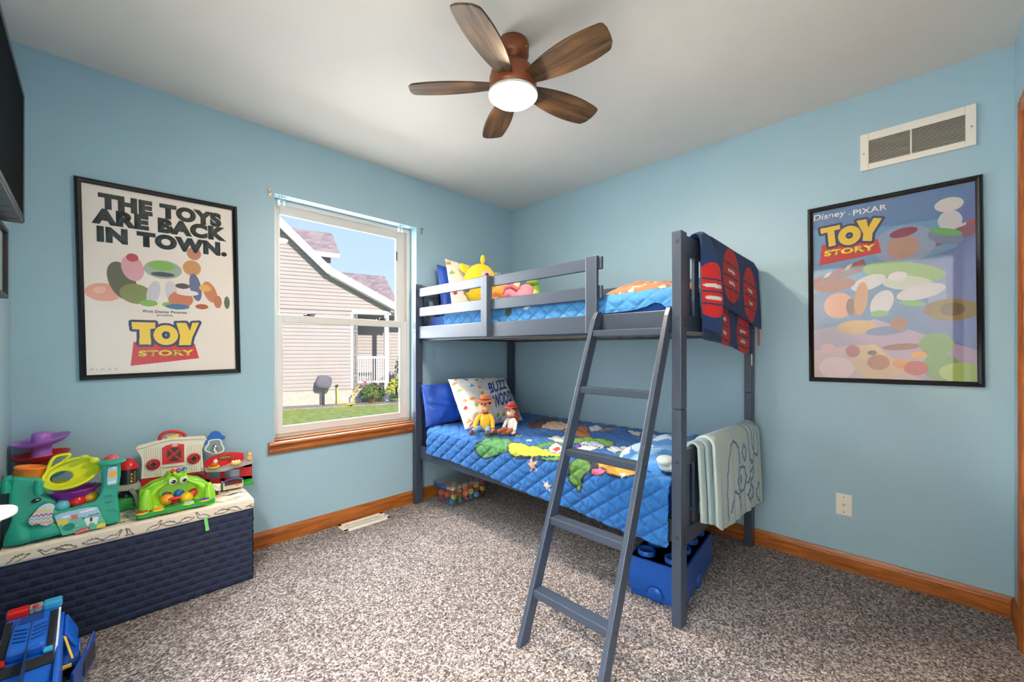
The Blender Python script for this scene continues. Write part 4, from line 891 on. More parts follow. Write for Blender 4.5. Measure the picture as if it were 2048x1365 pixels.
for lay in range(3):
    for i in range(6):
        for j in range(3):
            x = bx0+.042+i*.057+random.uniform(-.006, .006); y = by0+.042+j*.068+random.uniform(-.006, .006); z = .008+lay*.036
            if lay == 2 and random.random() < .45: continue
            hc, nm = random.choice(cols[:3]+cols[:4] if lay else cols[2:]); sh_ = random.choice(['disc', 'disc', 'star', 'cube', 'cross']); r = .027; ax = np.array([random.uniform(-1, 1), random.uniform(-1, .2), random.uniform(-.2, .6)]); ax /= np.linalg.norm(ax); b = MB()
            if sh_ == 'disc': b.lathe(np.array([x, y, z+.018])-ax*.009, [(.004, 0), (r*.8, 0), (r*.86, .003), (r*.86, .015), (r*.8, .018), (.004, .018)], ax, 20)
            elif sh_ == 'cube': b.obox((x, y, z+.017), (.015, .004, 0), (-.004, .015, .003), (0, -.003, .015))
            else:
                n = 5 if sh_ == 'star' else 4; u = np.cross(ax, [0, 0, 1.]); u /= np.linalg.norm(u); w = np.cross(ax, u)
                b.prism([np.array([x, y, z+.018])-ax*.007+(u*math.cos(math.pi*q/n)+w*math.sin(math.pi*q/n))*(.021 if q % 2 == 0 else .011) for q in range(2*n)], ax*.014)
            shape = {'disc': 'round toy disc', 'star': 'star toy piece', 'cube': 'toy block', 'cross': 'cross toy piece'}[sh_]
            o = b.build('toy_piece', plastic(hc, .35), bevel=.002); tag(o, f'{nm} {shape} among the pieces in the clear bin', 'toy', f'{nm} {shape}s in the clear bin'); k += 1
c = onZ(.008, 979, 1000); tag(MB().ell((c[0], c[1], .008), (.012, .008, .007), 12).build('toy_piece', plastic('E08A2A')), 'tiny orange toy piece lying on the carpet beside the clear bin', 'toy')
# ------------------------------------------------------------------ woven storage chest with padded lid
ch = thing('storage_chest', (-2.586, -.182, 0), 'navy woven storage chest with dinosaur print padded lid under the framed white poster', 'storage chest')
cx0, cx1, cy0, cy1 = XL+.004, -2.187, -.344, -.016
weave_m = mat('navy_weave', vcol=True, rough=.6, var=.16, scale=45, bump=.3, bscale=240)
def weave(name, U, V, fx, w, h):
    P = Paint(U, V, '1F2948'); pu, pv = .0585, .031; row = np.floor(V/pv); uu = (U+np.where(row % 2 == 0, 0, pu/2)) % pu; vv = V % pv
    up = (np.abs(uu-pu/2) < .0135) & (np.abs(vv-pv/2) < .0115); strand = np.sin(np.pi*vv/pv)**.5
    d = .0025*strand+np.where(up, .0012, 0); fine = .5+.5*np.sin(U*2*math.pi/.0045); P.c[up] = lin('141B36'); P.c *= (1-.25*np.where(up, fine, .5+.5*np.sin(V*2*math.pi/.0062)))[..., None]
    X, Y, Z = fx(U, V, d); return sheet(name, X, Y, Z, P.c, weave_m, ch)
U, V = np.meshgrid(np.arange(0, cx1-cx0+.001, .0034), np.arange(0, .352, .0034))
weave('front_panel', U, V, lambda u, v, d: (cx0+u, cy0-d, v+.004), 0, 0)
U, V = np.meshgrid(np.arange(0, cy1-cy0+.001, .0034), np.arange(0, .352, .0034))
weave('side_panel', U, V, lambda u, v, d: (cx1+d, cy0+u, v+.004), 0, 0)
MB().box(cx0, cx1-.002, cy0+.002, cy1, .002, .350).build('box', mat('navy_core', '1A2240', .8), ch)
# lid
xs = np.arange(cx0, cx1+.006, .0022); prof = []
for q in np.linspace(0, 1, 130): prof.append((cy1-(cy1-cy0-.012+.006)*q, .408+.006*math.sin(math.pi*q)))
for q in np.linspace(0, math.pi/2, 8)[1:]: prof.append((cy0+.006-.012*math.sin(q), .396+.012*math.cos(q)))
for q in np.linspace(0, 1, 18)[1:]: prof.append((cy0-.006, .396-.034*q))
prof = np.array(prof); seg = np.r_[0, np.cumsum(np.linalg.norm(np.diff(prof, axis=0), axis=1))]
X, I = np.meshgrid(xs, np.arange(len(prof))); Yl = prof[I, 0]; Zl = prof[I, 1]; S = seg[I]
edge = np.clip((X-(cx1-.012))/.018, 0, 1); Zl = Zl-.012*edge**2
P = Paint(X, S, 'E6D6C4'); random.seed(14)
shapes = [[(-.07, -.01), (-.04, .012), (-.01, .018), (.02, .008), (.035, .02), (.05, .034), (.06, .03), (.052, .022), (.044, .012), (.03, -.012), (.012, -.016), (-.02, -.014), (-.04, -.006), (-.07, -.01)],
          [(-.06, .0), (-.035, .010), (-.028, .022), (-.02, .013), (-.012, .026), (-.004, .014), (.004, .026), (.012, .014), (.02, .02), (.03, .008), (.05, .006), (.055, -.002), (.04, -.006), (.02, -.012), (-.02, -.012), (-.06, .0)],
          [(-.05, -.02), (-.02, .0), (0, .014), (.012, .03), (.032, .034), (.034, .026), (.02, .02), (.014, .0), (.016, -.02), (.008, -.02), (.002, -.004), (-.012, -.02), (-.016, -.006), (-.05, -.02)]]
for i in range(13):
    for j in range(6):
        s = random.choice(shapes); fl = random.choice([-1, 1]); a = random.uniform(-.4, .4); sc_ = .66 if j < 5 else .52; ox = cx0+.05+i*.061+random.uniform(-.012, .012); oy = .040+j*.063+random.uniform(-.008, .008) if j < 5 else .366
        q = [(ox+fl*sc_*(x*math.cos(a)-y*math.sin(a)), oy-sc_*(x*math.sin(a)+y*math.cos(a))) for x, y in s]
        if (i*6+j) % 13 == 4 and j < 5: P.poly(q, '2B3B66')
        else: P.line(q, .0034, '5A504A')
sheet('lid_cushion', X, Yl, Zl, P.c, mat('canvas_print', vcol=True, rough=.85, var=.03, scale=60, bump=.25, bscale=300), ch)
b = MB(); b.box(cx0+.002, cx1+.004, cy0-.002, cy1, .355, .397); b.build('lid_board', mat('canvas_plain', 'E2D2C0', .85), ch)
b = MB(); o = np.array([-2.387, cy0-.004, .366]); b.prism([o, o+np.array([.013, -.001, 0]), o+np.array([.019, -.016, -.060]), o+np.array([.006, -.015, -.062])], (0, -.002, 0)); b.build('pull_tab', cloth('7CCB72'), ch)

# ------------------------------------------------------------------ toys on the chest
CT = .4155
def c1(x, y): return (x/3.793, 820+y/3.793)
def k1(Y, x, y): return onY(Y, *c1(x, y))
def kk(Y, pts): return [np.array([q[0], q[1], max(q[2], CT)]) for q in (k1(Y, *p) for p in pts)]
teal = mat('toy_teal', '1FA38A', .3, .02, 8, spec=.5); lime = mat('toy_lime', 'D8DC28', .3, .02); purple = mat('toy_purple', '8E2C96', .3, .02); lilac = mat('toy_lilac', 'A56BC4', .3, .02); redp = mat('toy_red', 'CF1F24', .28, .02)
orange = mat('toy_orange', 'F5822A', .32, .02); white_p = mat('toy_white', 'EFE9E0', .35, .02); greenp = mat('toy_green', '2C9A3E', .32, .02); lgreen = mat('toy_leaf', '93D22A', .28, .02); greyp = mat('toy_grey', 'A9A49E', .45, .03); yellow = mat('toy_yellow', 'F2C62C', .3, .02); bluep = mat('toy_blue', '1B62B4', .3, .02)
lab_m = mat('toy_label', vcol=True, rough=.35, var=.01)
el = thing('elephant_ball_toy', (-2.83, -.25, CT), 'teal elephant ball-popper toy with orange funnel on the chest', 'toy')
YE = -.325
base_o = [(15, 1075), (18, 1010), (85, 840), (65, 760), (60, 650), (72, 570), (95, 512), (320, 525), (322, 600), (318, 650), (370, 665), (425, 705), (412, 760), (430, 775), (560, 742), (715, 700), (755, 650), (772, 590), (768, 405), (918, 388), (918, 500), (893, 640), (905, 740), (915, 850), (885, 884), (470, 976), (440, 1008), (230, 1040)]
pts = kk(YE, base_o); pts = [np.array([max(p[0], XL+.006), p[1], max(p[2], CT+.003)]) for p in pts]
def cut(a, b_):
    x0 = k1(YE, a, 800)[0]; x1 = k1(YE, b_, 800)[0]
    return x0, x1
xa, xb = k1(YE, 420, 800)[0], k1(YE, 735, 800)[0]
b = MB(); b.prism(pts, (0, .020, 0))
def part_of(f): return [p for p in pts if f(p)]
L_ = [p for p in pts if p[0] < xa+.002]; b.prism(L_, (0, .115, 0)); R_ = [p for p in pts if p[0] > xb-.006]; b.prism(R_, (0, .105, 0))
b.box(xa-.01, xb+.02, YE+.01, YE+.105, CT+.003, CT+.030); b.box(xa-.01, xb+.02, YE+.090, YE+.105, CT+.003, CT+.075)
b.build('body', teal, el, remesh=.005, smooth=6)
for fx_, rx_, rz_ in ((100, .042, .062), (330, .062, .05)):
    c = k1(YE+.012, fx_, 980); c[2] = CT+.022; c[0] = max(c[0], XL+.052); MB().ell(c, (rx_, .028, rz_), 20, None, lambda p: (p[0], p[1], max(p[2], -.30))).build('foot', teal, el)
for P_ in ([(92, 520), (50, 535), (28, 580), (20, 635)], [(305, 540), (295, 560), (292, 600), (300, 640)]):
    q = kk(YE-.012, P_); q = [np.array([max(p[0], XL+.018), p[1], p[2]]) for p in q]; b = MB(); b.tube(spline(q, 4, False), .013, 10); b.build('arm', teal, el)
ca = k1(-.268, 208, 530); cbp = k1(-.268, 228, 446); b = MB(); d = cbp-ca; b.lathe(ca, [(.040, -.01), (.043, 0), (.0395, np.linalg.norm(d)), (.0425, np.linalg.norm(d)+.002), (.0425, np.linalg.norm(d)+.008), (.037, np.linalg.norm(d)+.008), (.036, .01), (0, .005)], d, 30, caps=False); b.build('funnel', orange, el)
# tilted yellow scoop with an opening
def dish(name, rimP, holeP, Yr, depth, m, par, th=.003, n=48, lip=.004):
    cr = k1(Yr, rimP[0], rimP[1]); ch_ = k1(Yr, holeP[0], holeP[1]); sc_ = abs(k1(Yr, rimP[0]+rimP[2], rimP[1])[0]-cr[0])/rimP[2]; rows = []
    T = np.linspace(0, 2*math.pi, n, endpoint=False); xr = []
    for t in np.linspace(0, 1, 12):
        x = []; 
        for q in T:
            def e(c, rx, rz, rot): return np.array([c[0]+rx*math.cos(q)*math.cos(rot)-rz*math.sin(q)*math.sin(rot), 0, c[2]+rx*math.cos(q)*math.sin(rot)+rz*math.sin(q)*math.cos(rot)])
            A = e(ch_, holeP[2]*sc_, holeP[3]*sc_, holeP[4]); B = e(cr, rimP[2]*sc_, rimP[3]*sc_, rimP[4]); p = A+(B-A)*t
            rel = np.clip((p[2]-cr[2])/(rimP[3]*sc_), -1, 1); p[1] = Yr+.045*rel+depth*(1-t**2.2); x.append(p)
        rows.append(x)
    rows.append([p+np.array([0, -.004, 0]) for p in rows[-1]]); A = np.array(rows)
    return sheet(name, A[..., 0], A[..., 1], A[..., 2], None, m, par, thick=th, wrap=True), A
dish_o, A = dish('scoop', (545, 478, 212, 122, .22), (465, 520, 84, 55, .05), -.292, .035, lime, el)
rim = [A[-1][i]+np.array([0, -.001, 0]) for i in range(48)]; b = MB(); b.tube(rim, .0055, 8, True)
b.tube(spline([A[-1][19], k1(-.27, 392, 385), k1(-.262, 440, 350), k1(-.26, 530, 342), A[-1][14]], 5, False), .006, 8); b.ell(k1(-.275, 715, 388), (.016, .012, .014), 14); b.ell(k1(-.272, 640, 355), (.013, .01, .006), 12); b.build('scoop_rim', lime, el)
c = k1(-.255, 545, 605); rr_ = abs(k1(-.255, 772, 590)[0]-k1(-.255, 320, 640)[0])/2
b = MB(); n = 60; rings = []
for r_, z_ in ((.0, -.048), (.35, -.048), (.62, -.034), (.86, -.012), (1.0, 0), (1.02, .004), (.97, .005), (.8, -.006), (.5, -.022), (0, -.03)):
    rings.append([c+np.array([rr_*r_*math.cos(u), .78*rr_*r_*math.sin(u)+.0, z_+(.002*math.cos(20*u) if r_ > .9 else 0)]) for u in np.linspace(0, 2*math.pi, n, endpoint=False)])
b.rings(rings, True, True); b.build('tray', purple, el)
MB().ell(k1(YE-.004, 275, 690), (.0135, .005, .0075), 16, rotax((0, 1, 0), -.25)).build('eye', black, el); MB().ell(k1(YE-.010, 284, 684), (.005, .002, .002), 10).build('eye_glint', white_p, el)
def flat_label(name, pts, Y, base, paint, par, step=.0016, thick=.003, m=None):
    q = np.array(kk(Y, pts)); x0, x1, z0, z1 = q[:, 0].min(), q[:, 0].max(), q[:, 2].min(), q[:, 2].max()
    poly = [(p[0], p[2]) for p in q]; X, Z = np.meshgrid(np.arange(x0-step, x1+step, step), np.arange(z0-step, z1+step, step)); P = Paint(X, Z, base); paint(P, lambda x, y: tuple(k1(Y, x, y)[[0, 2]]))
    keep = P.inside(poly); o = sheet(name, X, np.full_like(X, Y), Z, P.c, m or lab_m, par)
    bm = bmesh.new(); bm.from_mesh(o.data); kf = keep.ravel(); bm.verts.ensure_lookup_table(); bmesh.ops.delete(bm, geom=[v for v in bm.verts if not kf[v.index]], context='VERTS'); bm.to_mesh(o.data); bm.free()
    q_ = o.modifiers.new('thick', 'SOLIDIFY'); q_.thickness = thick; q_.offset = 0; return o
def zig(P, t):
    for yy, c in ((745, 'D5DADE'), (775, 'E3CF45'), (805, 'B8307A'), (832, '7FB3BC'), (862, 'F08A3A')):
        P.line([t(205+i*18, yy-22*(i/11)+(9 if i % 2 else -9)+6) for i in range(13)], .0035, c)
ear = [tuple(p) for p in spline([(215, 838), (240, 800), (305, 732), (370, 708), (418, 728), (405, 775), (398, 820), (412, 850), (385, 866), (350, 882), (315, 876), (285, 866), (250, 878), (222, 866)], 4)]
flat_label('ear', ear, YE-.016, 'CFD4DE', zig, el, thick=.008)
def scene_lab(P, t):
    P.poly([t(400, 900), t(820, 850), t(820, 780), t(405, 850)], '6FBFAE'); P.poly([t(380, 990), t(830, 930), t(830, 835), t(700, 850), t(560, 890), t(420, 885)], '58B79A')
    for x, y, rx in ((500, 812, .012), (640, 772, .012), (690, 757, .014)): P.ell(*t(x, y), rx, .004, 'EEF3F6')
    for x, y in ((440, 862), (465, 850), (490, 860), (500, 848)): P.ell(*t(x, y), .008, .010, 'E4D24A')
    for dx, dy in ((-12, -6), (12, -6), (-10, 10), (10, 10)): P.ell(*t(565+dx, 812+dy), .006, .005, 'E06A5A')
    P.poly([t(640, 835), t(655, 822), t(735, 812), t(748, 810), t(745, 830), t(735, 870), t(722, 870), t(716, 856), t(680, 858), t(672, 878), t(658, 878), t(650, 856)], 'EFEDE8'); P.ell(*t(692, 832), .004, .009, '2A2A2E'); P.ell(*t(632, 824), .0035, .003, '2A2A2E')
    P.line([t(675, 803), t(750, 785)], .004, '7A4FA0'); P.ell(*t(775, 880), .016, .012, 'E4D24A'); P.ell(*t(522, 890), .0175, .0145, '178E7C')
    for i in range(-2, 3):
        for j in range(-2, 3): P.ell(*t(522+i*13, 890+j*10-i*2), .0012, .0012, '0C5A52')
lab = [(408, 805), (470, 782), (560, 762), (660, 740), (740, 733), (770, 790), (800, 850), (803, 893), (700, 925), (560, 950), (470, 958), (440, 890)]
flat_label('picture_label', lab, YE-.009, 'A9CBE0', scene_lab, el)
def sun_lab(P, t):
    P.star(*t(856, 490), .0165, 'F2B62E', 12, 0, .7); P.ell(*t(856, 490), .010, .010, 'F4A92C')
    for x, y in ((865, 440), (838, 552), (862, 546)): P.ell(*t(x, y), .008, .003, 'EEF3F6')
flat_label('sun_label', [(822, 435), (885, 427), (893, 440), (892, 550), (880, 568), (815, 578), (808, 565), (815, 450)], YE-.009, 'A9C9DC', sun_lab, el)
c = k1(YE-.012, 625, 918); b = MB(); b.ell(c, (.024, .0015, .0085), 18, rotax((0, 1, 0), -.22)); lg = b.build('brand_badge', plastic('D8323A'), el); d_ = np.array([math.cos(.22), 0, math.sin(.22)])
txt('PLAYSKOOL', c-d_*.018+np.array([0, -.003, -.004]), d_, (-d_[2], 0, d_[0]), .036, .0075, white_p, lg, depth=.0004)
for y_, (x0_, x1_) in ((655, (790, 850)), (700, (800, 850)), (760, (815, 890))):
    MB().tube([k1(YE-.003, x, y_+6*math.sin((x-x0_)/9)) for x in np.linspace(x0_, x1_, 12)], .0022, 6).build('moulded_line', teal, el)
b = MB(); b.ell(k1(YE+.02, 845, 395), (.046, .05, .009), 26); b.build('trunk_collar', teal, el)
def ball(px, Y, r, m, label, group): c = k1(Y, *px); return tag(MB().ell(c, r, 26).build('toy_ball', m), label, 'ball', group)
G1 = 'balls in the elephant toy'; G2 = 'balls in the frog toy'
ball((468, 730), -.288, .0255, plastic('6CBFD0', .25), 'light blue ball in the teal elephant toy', G1); ball((583, 696), -.282, .0262, plastic('DE2A26', .22), 'red ball in the middle of the teal elephant toy', G1)
ball((690, 664), -.272, .024, plastic('F0A92E', .25), 'yellow ball at the trunk side of the teal elephant toy', G1); ball((845, 386), -.272, .026, plastic('D6525E', .3), 'pinkish red ball on top of the elephant trunk', G1)
ball((490, 700), -.25, .018, plastic('E3CF3A', .3), 'small yellow ball behind the light blue ball', G1)

# spiral ball tower in the corner
tw = thing('ball_drop_tower', (-2.90, -.10, CT), 'tall stacked ball-drop tower with lilac and red trays behind the elephant', 'toy')
tc_ = np.array([-2.898, -.094]); TR = .0835
def tray(z, tilt, m, hub_m, hub_h, name='tray', domed=False):
    b = MB(); rings = []
    for r_, dz in ((.25, -.010), (.55, -.010), (.8, -.004), (.96, .008), (1, .016), (1.01, .018), (.97, .017), (.78, .004), (.5, -.004), (.25, -.004)):
        rings.append([(tc_[0]+TR*r_*math.cos(u), tc_[1]+TR*r_*math.sin(u), z+dz+tilt*r_*math.cos(u-.2)*(.5+.5*math.cos(u-.2) if False else 1)) for u in np.linspace(0, 2*math.pi, 48, endpoint=False)])
    b.rings(rings, True, True); o = b.build(name, m, tw); return o
tray(.752, .014, lilac, lilac, .05); tray(.690, .004, redp, redp, .05); tray(.610, .012, mat('toy_aqua', '45B3B0', .3, .02), None, 0); tray(.545, .004, mat('toy_chartreuse', 'C9CF2E', .3, .02), None, 0)
b = MB(); b.lathe((*tc_, .74), [(.033, 0), (.030, .03), (.0285, .048), (.022, .056), (.010, .058), (0, .058)], n=28); b.build('dome', lilac, tw)
for z0, z1, m_ in ((.69, .745, lilac), (.60, .69, redp), (.53, .60, mat('toy_aqua')), (CT, .54, mat('toy_chartreuse'))): MB().lathe((*tc_, z0), [(.036, 0), (.030, .01), (.030, z1-z0-.008), (.033, z1-z0)], n=26).build('column', m_, tw)
MB().lathe((*tc_, CT), [(.075, 0), (.075, .012), (.045, .02), (.036, .03)], n=32).build('base', mat('toy_chartreuse'), tw)

# barn playset
bnp = thing('toy_barn', (-2.40, -.09, CT), 'red and cream toy barn playset with bell and silo on the chest by the wall', 'toy'); YB_ = -.10
cream_p = mat('barn_cream', 'E4DCCB', .45, .03)
out = kk(YB_, [(1025, 298), (1045, 280), (1120, 258), (1200, 238), (1300, 216), (1420, 210), (1556, 204), (1570, 238), (1545, 262), (1533, 300), (1540, 400), (1550, 466), (1300, 500), (1068, 527), (1076, 420), (1072, 370), (1050, 330)])
b = MB(); b.prism(out, (0, .018, 0)); b.build('gable_wall', cream_p, bnp, bevel=.002)
b = MB()
for x in list(range(1095, 1215, 17))+list(range(1420, 1535, 17)): b.beam(k1(YB_-.0008, x, 290-(x-1100)*.06), k1(YB_-.0008, x+3, 505-(x-1100)*.08), .0012, .0014, (0, 1, 0))
b.build('plank_grooves', mat('barn_groove', 'B9AF9C', .6), bnp)
b = MB(); b.prism(kk(YB_-.006, [(1020, 300), (1045, 280), (1200, 236), (1300, 213), (1556, 202), (1575, 236), (1552, 222), (1300, 232), (1200, 256), (1052, 300)]), (0, .03, 0)); b.build('roof_edge', cream_p, bnp, bevel=.002)
b = MB(); b.tube(spline(kk(YB_+.006, [(1213, 240), (1215, 205), (1245, 178), (1305, 166), (1365, 172), (1398, 192), (1404, 215)]), 5, False), .0075, 10); b.build('carry_handle', redp, bnp)
b = MB(); b.prism(kk(YB_-.004, [(1268, 225), (1266, 195), (1280, 205), (1300, 196), (1330, 192), (1350, 180), (1356, 200), (1352, 222)]), (0, .012, 0)); b.build('sunburst_crest', yellow, bnp, bevel=.002)
def oct_win(cx, cy, r):
    c = k1(YB_-.003, cx, cy); s = abs(k1(YB_, cx+r, cy)[0]-c[0]); b = MB(); b.lathe(c, [(0, 0), (s, 0), (s, .004), (s*.9, .005), (0, .005)], (0, -1, 0), 24); o = b.build('round_window', redp, bnp)
    b = MB(); b.tube([c+np.array([s*.72*math.cos(t), -.0055, s*.72*math.sin(t)]) for t in np.linspace(0, 2*math.pi, 20, endpoint=False)], .0018, 6, True); b.obox(c+np.array([0, -.0055, 0]), np.array([.28*s, 0, .28*s]), np.array([-.28*s, 0, .28*s]), (0, .0008, 0)); b.build('window_ring', black, o)
oct_win(1163, 415, 54); oct_win(1470, 370, 50)
dr = kk(YB_-.004, [(1230, 292), (1262, 272), (1300, 262), (1345, 258), (1398, 262), (1398, 398), (1232, 418)]); b = MB(); b.prism(dr, (0, .006, 0)); do = b.build('door', redp, bnp, bevel=.001)
b = MB()
for tri in ([(1270, 300), (1310, 335), (1268, 368)], [(1290, 292), (1368, 284), (1322, 328)], [(1330, 340), (1372, 300), (1376, 372)], [(1275, 392), (1318, 348), (1365, 388)]): b.prism(kk(YB_-.006, tri), (0, .003, 0))
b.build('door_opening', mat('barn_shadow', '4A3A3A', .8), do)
b = MB(); b.ell(k1(YB_-.006, 1325, 271), (.013, .001, .005), 14); bd = b.build('brand_badge', white_p, do); c = k1(YB_-.0085, 1304, 277); txt('Fisher-Price', c, (1, 0, 0), (0, 0, 1), .019, .0052, redp, bd, depth=.0003)
b = MB(); b.prism(kk(YB_-.008, [(1240, 425), (1400, 405), (1400, 418), (1242, 438)]), (0, .012, 0)); b.build('door_step', cream_p, bnp)
b = MB(); b.prism(kk(YB_+.004, [(1072, 520), (1550, 465), (1550, 600), (1500, 700), (1072, 735)]), (0, .012, 0)); b.build('lower_wall', redp, bnp)
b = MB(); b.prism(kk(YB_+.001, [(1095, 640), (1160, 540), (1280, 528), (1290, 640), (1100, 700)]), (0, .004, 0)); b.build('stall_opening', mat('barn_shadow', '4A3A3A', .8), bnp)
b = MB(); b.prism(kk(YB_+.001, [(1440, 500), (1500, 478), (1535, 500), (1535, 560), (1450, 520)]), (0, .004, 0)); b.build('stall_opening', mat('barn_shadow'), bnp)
# bell
b = MB(); b.prism(spline(kk(YB_-.002, [(1548, 262), (1572, 215), (1590, 190), (1610, 170), (1640, 162), (1670, 172), (1685, 192), (1708, 202), (1706, 222), (1680, 232), (1620, 234), (1590, 240), (1560, 268)]), 3), (0, .012, 0)); b.build('cloud_top', bluep, bnp, bevel=.002)
bell = k1(YB_, 1628, 240); s = .046
b = MB(); b.tube(spline([k1(YB_-.003, *p) for p in ((1590, 235), (1665, 228), (1680, 262), (1698, 298), (1680, 322), (1630, 332), (1575, 318), (1556, 300), (1580, 265))], 4), .0035, 8, True); b.build('bell_frame', white_p, bnp)
b = MB(); b.lathe(k1(YB_+.004, 1630, 318), [(.022, 0), (.0185, .006), (.014, .020), (.010, .034), (.004, .038), (0, .038)], (0, 0, 1), 26); b.build('bell', mat('bell_silver', 'B9B3A6', .2, .03, metal=.9), bnp)
# right wing: coop shelf and stable
b = MB(); b.prism(kk(YB_+.004, [(1552, 400), (1600, 360), (1680, 332), (1760, 322), (1848, 328), (1850, 400), (1845, 450), (1560, 470)]), (0, .01, 0)); b.build('coop_back', redp, bnp)
b = MB(); b.prism(kk(YB_-.001, [(1660, 350), (1755, 340), (1756, 372), (1662, 383)]), (0, .006, 0)); sg = b.build('farm_sign', mat('sign_brown', '7A4A26', .6), bnp)
b = MB()
for i, c in enumerate(('D8A020', '2C8A3A', 'D8322A', 'E8C84A')): b.ell(k1(YB_-.002, 1678+i*19, 364-i*2), (.004, .001, .003), 10)
b.build('sign_picture', yellow, sg)
b = MB(); b.prism(kk(-.145, [(1553, 440), (1572, 455), (1640, 448), (1690, 445), (1760, 420), (1830, 405), (1918, 372), (1920, 408), (1840, 430), (1770, 448), (1700, 470), (1640, 474), (1562, 478)]), (0, .05, 0)); b.build('coop_shelf', greyp, bnp, bevel=.002)
b = MB()
for q in ([(1560, 470), (1590, 466), (1590, 600), (1560, 610)], [(1675, 455), (1705, 452), (1705, 585), (1675, 590)], [(1820, 430), (1912, 410), (1912, 525), (1820, 540)], [(1560, 462), (1912, 412), (1912, 430), (1560, 482)], [(1560, 530), (1912, 500), (1912, 560), (1560, 610)]): b.prism(kk(YB_+.006, q), (0, .01, 0))
b.build('stable_wall', redp, bnp)
gp_ = kk(-.16, [(1570, 640), (1640, 620), (1700, 595), (1770, 580), (1830, 560), (1925, 530)]); b = MB()
q0 = kk(-.15, [(1560, 612), (1700, 590), (1925, 535), (1925, 572), (1800, 602), (1640, 640)]); b.prism([np.array([p[0], p[1], max(p[2], CT)]) for p in q0], (0, .07, 0)); b.build('grass_base', greenp, bnp, bevel=.003)
t0 = k1(-.165, 1768, 555); b = MB()
b.box(t0[0]-.047, t0[0]+.042, -.185, -.135, CT+.008, CT+.046); b.build('trough', mat('trough_cream', 'CFC4B2', .5, .03), bnp, bevel=.003)
b = MB(); b.tube([(t0[0]-.047+.0085*i, -.188, CT+.050+.012*math.sin(math.pi*i/10)) for i in range(11)], .005, 8); b.build('trough_rim', mat('trough_blue', '2B4E86', .4), bnp); b = MB(); b.box(t0[0]-.040, t0[0]+.036, -.1865, -.140, CT+.030, CT+.0475); b.build('trough_inside', mat('trough_dark', '5A1E1E', .7), bnp)
MB().ell((t0[0]+.015, -.186, CT+.026), (.009, .002, .006), 12).build('trough_picture', orange, bnp)
# silo
sc0 = k1(YB_, 972, 430); b = MB(); b.lathe((sc0[0], YB_, k1(YB_, 970, 445)[2]), [(.037, 0), (.037, .004), (.033, .018), (.022, .034), (.010, .042), (.008, .046), (0, .047)], n=30); b.build('silo_dome', redp, bnp)
zb_ = k1(YB_, 970, 560)[2]; b = MB(); b.lathe((sc0[0], YB_, zb_), [(.031, 0), (.031, k1(YB_, 970, 445)[2]-zb_)], n=30); so = b.build('silo_tank', mat('silo_dark', '2C2E3A', .25, .05), bnp)
for i, ch_ in enumerate('123'): txt(ch_, (sc0[0]+.006, YB_-.0335, zb_+.008+i*.0165), (1, 0, 0), (0, 0, 1), .007, .011, yellow, so, depth=.0005, bold=.03)
b = MB()
for i in range(6): b.obox((sc0[0]+.021, YB_-.028, zb_+.012+i*.0085), (.004, 0.003, 0), (0, .0006, 0), (0, 0, .0009))
b.build('scale_marks', yellow, so)
b = MB(); b.prism(kk(-.15, [(895, 590), (1065, 560), (1075, 600), (1030, 612), (895, 622)]), (0, .06, 0)); b.build('silo_shelf', greyp, bnp, bevel=.002)
b = MB(); b.tube(spline(kk(-.15, [(985, 600), (1020, 640), (1040, 690), (1045, 735)]), 4, False), .008, 10); b.tube(kk(-.15, [(1015, 590), (1018, 610)]), .012, 10); b.build('chute', greyp, bnp)
q0 = kk(-.16, [(895, 690), (1005, 670), (1010, 735), (1065, 735), (1065, 775), (900, 800)]); b = MB(); b.prism([np.array([p[0], p[1], max(p[2], CT)]) for p in q0], (0, .09, 0)); b.build('grass_base', greenp, bnp, bevel=.003)
MB().cyl(k1(-.11, 945, 625), k1(-.11, 940, 690), .006).build('silo_stem', bluep, bnp)
MB().lathe(k1(-.1, 955, 640), [(.028, -.02), (.028, 0), (.02, .012)], n=20).build('silo_hopper', mat('silo_dark'), bnp)
# farm figures
f1 = k1(-.155, 1625, 442); hen = thing('toy_hen', f1, 'toy hen with white head sitting in a yellow nest on the barn shelf', 'toy figure', 'farm figures on the barn')
b = MB(); b.lathe(f1, [(.012, -.002), (.020, .002), (.024, .010), (.021, .010), (.016, .004), (0, .004)], n=24, caps=False); b.build('nest', yellow, hen)
b = MB(); b.ell(f1+np.array([-.001, 0, .017]), (.017, .015, .014), 18); b.build('body', mat('hen_rust', 'C8552A', .5), hen); b = MB(); b.ell(f1+np.array([.004, -.004, .034]), (.009, .009, .011), 16); b.build('head', white_p, hen)
b = MB()
for i in range(3): b.ell(f1+np.array([.0+.004*i, -.004, .046-.0012*abs(i-1)]), (.003, .003, .004), 10)
b.build('comb', redp, hen); MB().lathe(f1+np.array([.011, -.007, .032]), [(.003, 0), (0, .008)], (1, -.3, 0), 10).build('beak', yellow, hen)
f1 = k1(-.155, 1790, 412); nst = thing('egg_nest', f1, 'yellow toy nest with three white eggs on the barn shelf', 'toy figure', 'farm figures on the barn')
b = MB(); b.lathe(f1, [(.013, -.004), (.021, 0), (.024, .009), (.021, .009), (.016, .003), (0, .003)], n=24, caps=False); b.build('nest', yellow, nst)
for i in (-1, 0, 1): MB().ell(f1+np.array([.013*i, 0, .012]), (.0075, .0075, .009), 14).build('egg', white_p, nst)
f1 = k1(-.145, 1890, 388); cat = thing('toy_cat', f1, 'orange toy cat standing on the right end of the barn shelf', 'toy figure', 'farm figures on the barn'); ogm = mat('cat_tan', 'D9A566', .5, .15, 60)
